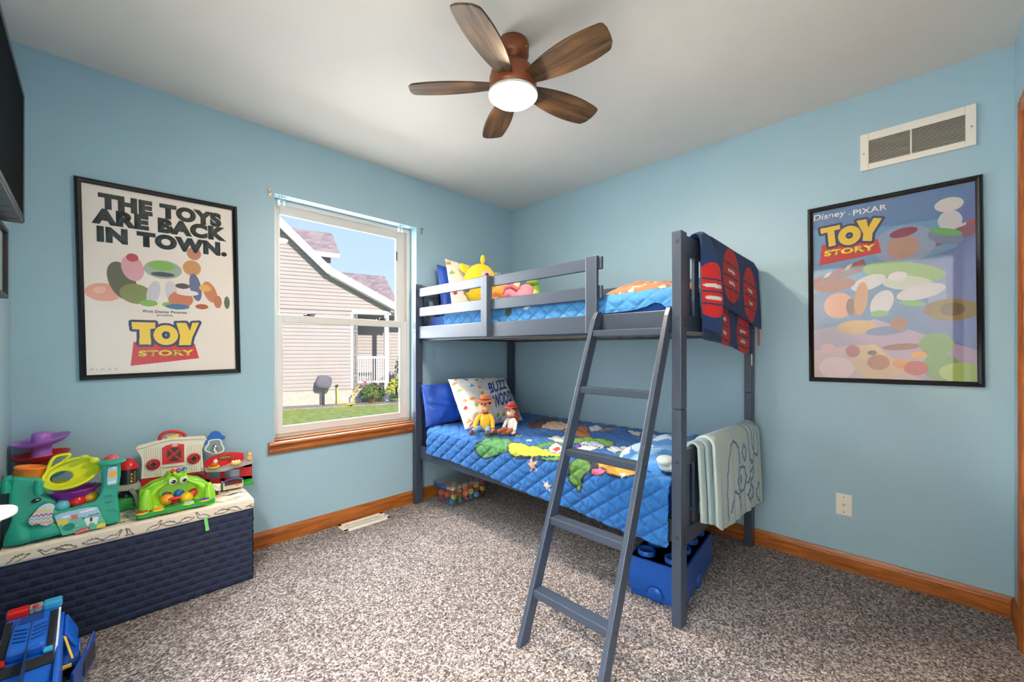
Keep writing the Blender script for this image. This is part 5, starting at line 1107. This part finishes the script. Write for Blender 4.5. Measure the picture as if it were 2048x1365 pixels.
b = MB(); b.ell(f1+np.array([0, 0, .017]), (.0135, .012, .019), 18); b.ell(f1+np.array([0, -.003, .038]), (.0125, .011, .011), 16); b.build('body', ogm, cat, remesh=.003, smooth=2)
for s in (-1, 1): MB().lathe(f1+np.array([.007*s, -.002, .046]), [(.004, 0), (0, .007)], (0, 0, 1), 10).build('ear', mat('cat_brown', '8A4A26', .5), cat)
b = MB(); b.ell(f1+np.array([0, -.011, .036]), (.006, .004, .004), 10); b.build('muzzle', white_p, cat)
f1 = k1(-.20, 1638, 628); f1[2] = CT; sheep = thing('toy_sheep', f1, 'white woolly toy sheep with dark face standing before the barn', 'toy figure', 'farm figures on the barn')
b = MB()
for i in range(16): a = i*2.4; b.ell(f1+np.array([.012*math.cos(a), .009*math.sin(a), .022+.0018*i]), .009, 10)
b.build('wool', white_p, sheep); b = MB(); b.ell(f1+np.array([.0, -.012, .016]), (.009, .008, .010), 14); b.build('face', mat('sheep_dark', '3A2C28', .6), sheep)
b = MB()
for s in (-1, 1): b.cyl(f1+np.array([.008*s, 0, 0]), f1+np.array([.008*s, 0, .018]), .004)
b.build('leg', mat('hen_rust'), sheep)
f1 = k1(-.15, 1228, 560); f1[2] = k1(-.15, 1228, 558)[2]

# frog ball toy
fr = thing('frog_ball_toy', (-2.47, -.27, CT), 'green frog ball toy with open mouth on the chest front', 'toy'); YF_ = -.285
outer = spline([(1065, 640), (1100, 622), (1165, 578), (1250, 548), (1290, 500), (1340, 492), (1410, 496), (1450, 530), (1530, 540), (1580, 566), (1612, 590), (1625, 650), (1620, 720), (1560, 742), (1345, 772), (1150, 790), (1062, 780), (1060, 700)], 4)
inner_c = (1350, 645); n = len(outer)
def ellp(i, rx, ry): a = math.atan2(outer[i][1]-inner_c[1], outer[i][0]-inner_c[0]); return (inner_c[0]+rx*math.cos(a), inner_c[1]+ry*math.sin(a)-18*math.cos(a))
rows = []
for t in np.linspace(0, 1, 10):
    r_ = []
    for i in range(n):
        A_ = np.array(ellp(i, 158, 92)); B_ = np.array(outer[i]); q = A_+(B_-A_)*t; up = (q[1]-600)/180
        p = k1(YF_, *q); p[1] = YF_+.028*(1-up)-.030*math.sin(math.pi*min(t*1.1, 1))+(.035*t**3); p[2] = max(p[2], CT+.010); r_.append(p)
    rows.append(r_)
for t in np.linspace(.15, 1, 7):
    r_ = []
    for i in range(n):
        A_ = np.array(ellp(i, 158*(1-.75*t), 92*(1-.75*t))); p = k1(YF_, *A_); p0_ = rows[0][i]; p[1] = p0_[1]+.085*math.sin(t*math.pi/2); r_.append(p)
    rows.insert(0, r_)
A = np.array(rows); sheet('body', A[..., 0], A[..., 1], A[..., 2], None, lgreen, fr, thick=.004, wrap=True)
b = MB(); b.prism([np.array([p[0], YF_+.035, max(p[2], CT+.004)]) for p in (k1(YF_, *q) for q in outer)], (0, .075, 0)); b.build('back_shell', lgreen, fr, remesh=.006, smooth=4)
for cx, sgn in ((1105, -1), (1590, 1)):
    b = MB(); b.tube([k1(YF_-.012, cx-6*sgn, 635 if sgn < 0 else 575), k1(YF_-.022, cx, 690 if sgn < 0 else 640), k1(YF_-.02, cx-4*sgn, 760 if sgn < 0 else 725)], [.014, .023, .024], 14); b.ell(k1(YF_-.012, cx-6*sgn, 632 if sgn < 0 else 573), .014, 14); b.build('front_leg', lgreen, fr)
b = MB(); b.lathe(k1(YF_+.018, 1372, 515), [(.016, 0), (.022, .012), (.026, .028), (.0235, .028), (.019, .012), (.010, .004), (0, .004)], (-.1, -.25, 1), 28, caps=False); b.build('head_cup', lgreen, fr)
for cx, cy in ((1310, 545), (1392, 532)):
    c = k1(YF_-.004, cx, cy); MB().ell(c+np.array([0, .008, .004]), (.018, .015, .018), 18).build('eyelid', lgreen, fr); e_ = MB().ell(c+np.array([0, -.002, 0]), (.0155, .011, .0145), 18).build('eye', white_p, fr)
    MB().ell(c+np.array([.002, -.011, .001]), (.009, .004, .009), 14).build('pupil', black, e_); MB().ell(c+np.array([-.002, -.0145, .004]), (.0022, .001, .0022), 8).build('glint', white_p, e_)
for i, m_ in enumerate((redp, purple, bluep)):
    c = k1(YF_+.035, 1312+44*i, 468-8*i); MB().lathe(c, [(.010, 0), (.010, .004), (.006, .006), (0, .006)], (0, -.8, .6), 18).build('button', m_, fr)
bo = [(1020, 840), (1030, 805), (1080, 790), (1150, 795), (1340, 772), (1480, 745), (1560, 735), (1612, 730), (1606, 760), (1540, 775), (1470, 790), (1400, 800), (1280, 822), (1180, 845), (1100, 845)]
q0 = [onZ(CT, *c1(*p)) for p in bo]; zt_ = CT+.022
yb0 = [k1(-.338, *p) for p in bo[:1]]
b = MB(); fl = [(-2.617, -.318), (-2.612, -.338), (-2.575, -.340), (-2.545, -.334), (-2.50, -.338), (-2.45, -.332), (-2.41, -.338), (-2.365, -.336), (-2.340, -.330), (-2.335, -.27), (-2.60, -.25)]; b.prism([(x, y, CT) for x, y in fl], (0, 0, .022)); bs = b.build('base', greenp, fr, bevel=.004)
for cx, cy, hc in ((1080, 785, 'C8302A'), (1198, 780, 'F08A2A'), (1430, 748, '8FCBD8'), (1550, 718, '5A35A8')):
    c = k1(-.325, cx, cy); c[2] = CT+.021; b = MB(); b.ell(c+np.array([0, 0, .0]), (.023, .016, .006), 18); pd = b.build('pad', mat('toy_lime'), bs); b = MB()
    for i in range(5): a = math.pi*i/4; b.ell(c+np.array([.012*math.cos(a), .007*math.sin(a)-.004, .006]), (.0075, .0065, .005), 12)
    b.ell(c+np.array([0, -.006, .006]), (.011, .008, .005), 12); b.build('paw_button', plastic(hc, .22), pd)
for cx, cy in ((1285, 778), (1352, 768)): MB().ell(k1(-.341, cx, cy), (.0032, .001, .0026), 10).build('light_dot', orange, bs)
b = MB(); b.ell(k1(YF_-.014, 1325, 672), (.024, .016, .0055), 18); b.tube([k1(YF_-.008, 1325, 680), k1(YF_, 1328, 700), k1(YF_+.01, 1330, 715)], .012, 10); b.build('tongue', mat('tongue_red', 'E0343E', .25), fr)
ball((1262, 645), -.232, .0255, plastic('5A3A86', .28), 'purple ball at the back of the frog mouth', G2); ball((1355, 632), -.235, .0262, plastic('1E66B4', .25), 'dark blue ball at the back of the frog mouth', G2); ball((1466, 632), -.242, .0262, plastic('C8342A', .28), 'red ball on the right of the frog mouth', G2)
ball((1268, 684), -.272, .0262, plastic('F09A22', .25), 'orange ball at the front of the frog mouth', G2); ball((1415, 668), -.272, .0258, plastic('F2C024', .25), 'yellow ball at the front of the frog mouth', G2)
# ------------------------------------------------------------------ toy police truck on the carpet
tr = thing('toy_police_truck', (-2.875, -.75, 0), 'big blue toy police truck with red and blue light bar before the chest', 'toy vehicle')
tb = mat('truck_blue', '1560C8', .28, .03, 8, spec=.5); tbd = mat('truck_dark_blue', '0E3F8C', .3, .03); rub = mat('tyre_black', '141416', .55, .05); tyel = mat('truck_yellow', 'E8B01C', .35, .02); tcy = mat('truck_cyan', '3FA9D8', .2, .02)
TX0, TX1 = -2.952, -2.832
b = MB(); b.box(TX0-.005, TX1+.012, -1.10, -.50, .045, .165); b.build('chassis', tbd, tr, bevel=.008)
b = MB()   # roof hatch sloping towards the viewer, then the rear panel
rp = [(-.515, .222), (-.545, .232), (-.80, .205), (-.83, .196), (-1.10, .160), (-1.10, .13), (-.515, .13)]
b.prism([(TX0, y, z) for y, z in rp], (TX1-TX0, 0, 0)); b.build('roof_panel', tb, tr, bevel=.006)
b = MB(); b.box(TX0+.022, TX1-.020, -.79, -.56, .205, .238); b2 = b.build('hatch', tb, tr, bevel=.010, seg=3)
b = MB(); b.prism([(TX0+.036, -.565, .240), (TX1-.034, -.565, .240), (TX1-.030, -.615, .2395), (TX0+.032, -.615, .2395)], (0, 0, -.006)); b.build('hatch_recess', tbd, b2)
b = MB()
for i in range(4):
    for s in (-1, 1): y = -.66-.026*i; b.beam((-2.888+.006*s, y-.004, .2395), (-2.888+.034*s, y+.010, .2395), .005, .003)
b.build('hatch_emboss', tbd, b2)
MB().box(-2.8895, -2.8875, -1.10, -.54, .17, .2395).build('panel_seam', mat('seam_dark', '0A2A5A', .5), tr)
b = MB()
for x0, x1 in ((TX0+.002, TX0+.018), (TX1-.018, TX1-.002)): b.prism([(x0, -.56, .234), (x1, -.56, .234), (x1, -.80, .2085), (x0, -.80, .2085)], (0, 0, -.01))
b.prism([(TX0-.002, -.805, .2085), (TX1+.002, -.805, .2085), (TX1+.002, -.845, .199), (TX0-.002, -.845, .199)], (0, 0, -.02)); b.build('black_trim', rub, tr, bevel=.002)
lb = MB(); lb.box(TX0+.000, TX0+.050, -.535, -.495, .225, .252); lb.build('light_bar_red', plastic('E0231F', .2), tr, bevel=.006, seg=3)
lb = MB(); lb.box(TX0+.050, TX0+.082, -.530, -.500, .228, .250); lc = lb.build('light_bar_centre', greyp, tr, bevel=.003); MB().lathe((TX0+.066, -.528, .250), [(.008, 0), (.008, .002), (0, .004)], (0, -.3, 1), 18).build('button', redp, lc)
lb = MB(); lb.box(TX0+.082, TX1+.008, -.535, -.495, .225, .252); lb.build('light_bar_blue', tcy, tr, bevel=.006, seg=3)
b = MB(); b.box(TX1-.024, TX1-.004, -.800, -.775, .207, .216); b.build('rear_light_blue', tcy, tr, bevel=.002); b = MB(); b.box(TX0+.002, TX0+.022, -.800, -.770, .207, .216); b.build('rear_light_red', plastic('E0231F', .2), tr, bevel=.002)
b = MB(); b.prism([(TX1+.001, -.54, .228), (TX1+.001, -.555, .234), (TX1+.001, -.88, .19), (TX1+.001, -.88, .18)], (.005, 0, 0)); b.build('white_stripe', white_p, tr)
b = MB(); b.box(TX1+.002, TX1+.014, -1.08, -.53, .06, .205); b.build('side_panel', tb, tr, bevel=.004)
for s, xw in ((1, TX1+.030), (-1, TX0-.012)):
    for y in (-.58, -.92):
        if s < 0 and y < -.7: continue
        w = MB(); w.lathe((xw-.014*s, y, .046), [(.018, 0), (.040, .001), (.045, .006), (.045, .024), (.040, .029), (.018, .029)], (s, 0, 0), 30); wh = w.build('wheel', rub, tr); MB().lathe((xw+.0145*s, y, .046), [(.024, 0), (.022, .003), (.010, .004), (.009, .007), (0, .007)], (s, 0, 0), 22).build('hub_cap', mat('chrome'), wh)
        b = MB(); pr = [(y+.058*math.cos(t), .05+.058*math.sin(t)) for t in np.linspace(0, math.pi, 14)]+[(y+.050*math.cos(t), .05+.050*math.sin(t)) for t in np.linspace(math.pi, 0, 14)]
        b.prism([(xw-.020*s, a_, c_) for a_, c_ in pr], (.044*s, 0, 0)); b.build('fender', tb, tr, bevel=.003)
b = MB(); b.prism([(TX1+.012, -.555, .20), (TX1+.012, -.66, .18), (TX1+.040, -.66, .12), (TX1+.040, -.55, .13)], (.010, 0, .006)); b.build('side_pod', tb, tr, bevel=.006)
b = MB(); b.beam((TX1+.016, -.655, .175), (TX1+.036, -.70, .11), .006, .006); b.box(TX1+.016, TX1+.036, -.772, -.764, .122, .130); b.build('yellow_strut', tyel, tr)
b = MB(); h0 = np.array([TX1+.034, -.80, .03]); h1 = np.array([-2.747, -.60, .03]); u = h1-h0; up = np.array([0, 0, 1.])
b.prism([h0, h0+u*.98+up*.0, h0+u+up*.012, h0+u*.97+up*.105, h0+u*.80+up*.10, h0+u*.6+up*.085, h0+up*.085], np.cross(u, up)/np.linalg.norm(u)*.008); fd = b.build('open_door', tbd, tr, bevel=.003)
n_ = np.cross(u, up)/np.linalg.norm(u); b = MB(); b.prism([h0+u*q[0]+up*q[1]+n_*.0085 for q in ((.38, .020), (.90, .018), (.90, .07), (.42, .062))], n_*.002); b.build('door_window', mat('smoked', '2C2420', .4), fd)
MB().box(-2.898, -2.882, -.975, -.955, .176, .186).build('release_button', tyel, tr, bevel=.002)

# ------------------------------------------------------------------ framed posters
fr_m = mat('poster_frame_black', '0B0B0D', .25, .02, spec=.5); pgl = clear_mat('poster_glass', (1, 1, 1), .022, .02)
poster_m = mat('poster_paper', vcol=True, rough=.5, var=.006)
class Poster:
    def __init__(s, name, c, u, v, n, w, h, label, bw=.023):
        s.c, s.u, s.v, s.n = (np.array(q, float) for q in (c, u, v, n)); s.w, s.h = w, h
        s.root = thing(name, s.c-s.v*h/2, label, 'framed poster')
        prof = [(0, .001), (0, .012), (.004, .018), (.011, .020), (.018, .016), (bw, .012), (bw, .001)]
        b = MB(); rings = []
        for d, z in prof: rings.append([s.P(x, y, z) for x, y in ((-w/2+d, -h/2+d), (w/2-d, -h/2+d), (w/2-d, h/2-d), (-w/2+d, h/2-d))])
        b.rings(rings, False, False, True); b.build('frame', fr_m, s.root)
        b = MB(); z = .010; b.prism([s.P(x, y, z) for x, y in ((-w/2+.01, -h/2+.01), (w/2-.01, -h/2+.01), (w/2-.01, h/2-.01), (-w/2+.01, h/2-.01))], s.n*.0015); b.build('glass', pgl, s.root)
        s.U, s.V = np.meshgrid(np.arange(-w/2+.012, w/2-.011, .0016), np.arange(-h/2+.012, h/2-.011, .0016))
    def P(s, x, y, z=0): return s.c+s.u*x+s.v*y+s.n*z
    def loc(s, p): d = np.array(p)-s.c; return (float(d @ s.u), float(d @ s.v))
    def finish(s, paint, k=1.1):
        paint.c = np.clip(paint.c*k, 0, .93)
        Q = s.c+s.U[..., None]*s.u+s.V[..., None]*s.v+s.n*.004
        s.sheet = sheet('poster_sheet', Q[..., 0], Q[..., 1], Q[..., 2], paint.c, poster_m, s.root)
    def text(s, body, a, b_, m, bold=.02, **kw):
        (x0, y0), (x1, y1) = a, b_; return txt(body, s.P(x0, y0, .0045), s.u, s.v, x1-x0, y1-y0, m, s.sheet, bold=bold, depth=.0006, **kw)
def logo(P, t, T, O, Y, bar):
    """T, O, Y yellow letter shapes edged dark blue over a red bar"""
    P.poly([t(*q) for q in bar], 'C8262C')
    for pts in (T, Y): q = [t(*p) for p in pts]; P.line(q+[q[0]], .022, '2A2C5C')
    (cx, cy), (rx, ry), (ix, iy) = O; c = t(cx, cy); ax = t(cx+rx, cy); ay = t(cx, cy-ry); RX = math.hypot(ax[0]-c[0], ax[1]-c[1]); RY = math.hypot(ay[0]-c[0], ay[1]-c[1])
    P.ell(*c, RX+.011, RY+.011, '2A2C5C')
    for pts in (T, Y): P.poly([t(*p) for p in pts], 'EFC83C')
    P.ell(*c, RX, RY, 'EFC83C'); P.ell(*c, RX*ix+.006, RY*iy+.006, '2A2C5C'); P.ell(*c, RX*ix*.35, RY*iy*.35, '8FB4D8')
a = math.radians(1.15)
po = Poster('framed_poster', (-2.487, -.0005, 1.469), (math.cos(a), 0, math.sin(a)), (-math.sin(a), 0, math.cos(a)), (0, -1, 0), .623, .922, 'black-framed white film poster with bold dark headline on the window wall')
def t3(x, y): return po.loc(onY(-.004, 130+x/3.103, 340+y/3.103))
P = Paint(po.U, po.V, 'E6DAD2')
def B(pts, c, edge=None, w=.004): P.blob([t3(*q) for q in pts], c, edge, w)
# row of plain coloured ovals and rounded bars across the middle of the sheet
def E(cx, cy, rx, ry, c, rot=0): q = t3(cx, cy); k = .001; P.ell(*q, rx*k, ry*k, c, rot)
for a_ in ((240, 760, 62, 42, 'E39A86', 0), (215, 745, 22, 16, 'EDB2A0', 20), (355, 690, 48, 92, '59563A', 15), (440, 770, 58, 48, '7E8440', -10), (420, 610, 40, 62, 'D89AA6', 10), (418, 545, 22, 20, 'B23A40', 0),
           (610, 620, 74, 46, '9DA99B', 0), (600, 596, 52, 24, '7EAE4A', 0), (548, 765, 24, 62, 'C4BFCB', -12), (662, 765, 24, 62, 'C9C4CE', 6), (608, 650, 46, 12, '3B4148', 0), (520, 828, 34, 16, '7EAE4A', 0), (650, 838, 30, 14, '7EAE4A', 0),
           (788, 610, 38, 40, 'C58A4C', 0), (810, 730, 24, 72, '5A5F86', 8), (800, 520, 30, 34, 'B9765A', 0), (850, 850, 28, 14, 'A84A2C', 0), (720, 805, 50, 42, 'C4704A', 0), (760, 765, 46, 14, 'E4D6D6', 0), (700, 850, 48, 14, '3B6E9C', 0), (730, 722, 30, 14, '4A3838', 0),
           (900, 760, 28, 58, 'C07A4E', 18), (870, 735, 26, 18, 'E0A84A', 0), (948, 820, 18, 34, 'B96A44', 0), (1005, 825, 13, 34, '4C5C48', 0)): E(*a_)
logo(P, t3, [(412, 945), (560, 948), (560, 985), (528, 988), (535, 1085), (462, 1085), (462, 990), (418, 990)], ((627, 1026), (75, 62), (.22, .27)), [(690, 950), (752, 950), (775, 1000), (790, 950), (832, 948), (790, 1040), (780, 1088), (706, 1088), (715, 1030)], [(425, 1068), (805, 1078), (832, 1170), (407, 1217)])
po.finish(P)
ink = mat('headline_ink', '2B3230', .6, .02); nav_ink = mat('navy_ink', '2A2A4A', .6); yel_ink = mat('yellow_ink', 'F0D84A', .5)
for body, bl, tr_ in (('THE TOYS', (206, 238), (968, 252)), ('ARE BACK', (165, 330), (1000, 358)), ('IN TOWN.', (198, 445), (1002, 440))):
    p0, p1 = t3(*bl), t3(*tr_); po.text(body, p0, (p1[0], p0[1]+.075), ink, bold=.075)
p0, p1 = t3(480, 890), t3(755, 875); po.text('Walt Disney Pictures', p0, (p1[0], p0[1]+.0165), nav_ink, .01)
p0, p1 = t3(570, 912), t3(668, 902); po.text('presents', p0, (p1[0], p0[1]+.0125), nav_ink, .005)
p0, p1 = t3(455, 1160), t3(800, 1112); po.text('STORY', p0, (p1[0], p0[1]+.030), yel_ink, .05)
p0, p1 = t3(160, 1250), t3(330, 1236); po.text('P I X A R', p0, (p1[0], p0[1]+.012), mat('faint_ink', 'B9AEA6', .6), .0)

a = math.radians(.45)
pb = Poster('framed_poster', (-.0005, -2.5935, 1.4415), (0, -math.cos(a), math.sin(a)), (0, math.sin(a), math.cos(a)), (-1, 0, 0), .633, .935, 'black-framed blue film poster on the wall right of the bunk')
def tA(x, y): return pb.loc(onX(-.004, 1600+x/5.12, 340+y/5.12))
def tB(x, y): return pb.loc(onX(-.004, 1600+x/2.2009, 180+y/2.2009))
P = Paint(pb.U, pb.V, '5E82B4')
def B(pts, c, edge=None, w=.004): P.blob([tB(*q) for q in pts], c, edge, w)
def Q(pts, c): P.poly([tB(*q) for q in pts], c)
Q([(50, 620), (400, 600), (790, 540), (790, 660), (50, 900)], '6F9CC6'); Q([(690, 560), (790, 400), (790, 1180), (690, 1160)], '6878B4'); Q([(520, 800), (790, 640), (790, 1160), (520, 1020)], '7183BC'); Q([(560, 830), (640, 790), (650, 980), (570, 1000)], '8C9CCB')
Q([(50, 1060), (330, 1010), (790, 1150), (790, 1290), (50, 1290)], 'B09AB8'); Q([(50, 1150), (260, 1120), (560, 1290), (50, 1290)], 'CDA9AE'); Q([(230, 1130), (330, 1120), (480, 1240), (330, 1290), (220, 1220)], 'D8B088')
Q([(60, 835), (280, 745), (300, 790), (62, 870)], '77606F'); Q([(590, 640), (775, 575), (775, 635), (600, 690)], '8A5566')
for i in range(5): Q([(70+i*46, 828-i*18), (95+i*46, 818-i*18), (80+i*46, 838-i*17), (55+i*46, 848-i*17)], 'D8D2CC' if i % 2 else 'C63A36')
for i in range(5): Q([(560+i*44, 640-i*15), (600+i*44, 626-i*15), (596+i*44, 640-i*15), (556+i*44, 654-i*15)], 'D8D2CC' if i % 2 else 'C63A36')
def E(cx, cy, rx, ry, c, rot=0): q = tB(cx, cy); k = .001; P.ell(*q, rx*k, ry*k, c, rot)
for a_ in ((455, 680, 112, 92, '93A2C2', 0), (452, 690, 56, 58, 'B7907F', 0), (455, 628, 50, 22, '8E3A56', 8), (450, 800, 150, 46, '8DB568', -14), (470, 850, 90, 34, 'C9D2C4', -10), (640, 645, 62, 34, '7C86A6', -28), (660, 575, 38, 46, 'D4D3D8', 10), (655, 505, 46, 32, 'DEDADA', 0), (640, 625, 56, 16, '6FAF62', -20),
           (300, 850, 70, 34, 'D9D6DC', 20), (360, 940, 40, 66, 'D6D4DC', -20), (350, 985, 34, 16, '6FAF62', 0), (530, 890, 84, 34, 'D9D6DC', 12), (495, 940, 46, 14, '6FAF62', -10), (430, 820, 34, 22, 'E4DADE', 0),
           (150, 860, 86, 36, '9C5644', 4), (170, 950, 62, 66, 'D89878', 0), (225, 955, 20, 44, '6A3E30', 0), (268, 920, 26, 86, 'C98A52', -6), (250, 1045, 80, 36, 'C9A26A', 0), (380, 1060, 80, 22, '6A7CB0', 6), (445, 1132, 66, 16, '8A4A34', 4), (436, 1030, 30, 30, '9C5A3C', 0),
           (670, 968, 92, 50, '8A7438', -4), (670, 966, 40, 30, '6A5426', 0), (600, 1120, 56, 52, '6F9A52', 0), (620, 1220, 60, 66, '6F9A52', 0), (710, 1245, 70, 44, '9DB75C', 0),
           (160, 1225, 72, 58, 'DDBBC2', 0), (125, 1140, 32, 28, 'D8A8B0', 0), (232, 1150, 28, 32, 'B24A50', 0), (345, 1200, 42, 38, 'B0603C', 0), (318, 1158, 18, 12, '4A3A44', 0), (448, 1205, 34, 24, 'D08A42', 0), (510, 1225, 42, 34, 'B8443C', 0), (522, 1168, 28, 18, 'D89A3A', 0)): E(*a_)
logo(P, tA, [(205, 605), (408, 562), (412, 605), (350, 622), (368, 772), (295, 790), (280, 640), (216, 658)], ((505, 672), (116, 98), (.20, .22)), [(578, 522), (680, 505), (698, 590), (755, 492), (840, 495), (742, 650), (735, 730), (640, 728), (648, 655)], [(222, 772), (798, 708), (835, 848), (196, 982)])
pb.finish(P, .78)
wh_ink = mat('white_ink', 'F0EEEC', .5)
p0, p1 = tA(138, 545), tA(468, 515); pb.text('Disney', p0, (p1[0], p0[1]+.040), wh_ink, .012, shear=.12)
p0, p1 = tA(545, 470), tA(893, 415); pb.text('PIXAR', p0, (p1[0], p0[1]+.028), wh_ink, .012)
c = tA(508, 455); b = MB(); b.lathe(pb.P(*c, .0045), [(0, .0006), (.0028, .0006), (.0028, 0)], pb.n, 14); b.build('dot', wh_ink, pb.sheet)
p0, p1 = tA(250, 892), tA(775, 832); pb.text('STORY', p0, (p1[0], p0[1]+.032), yel_ink, .05)
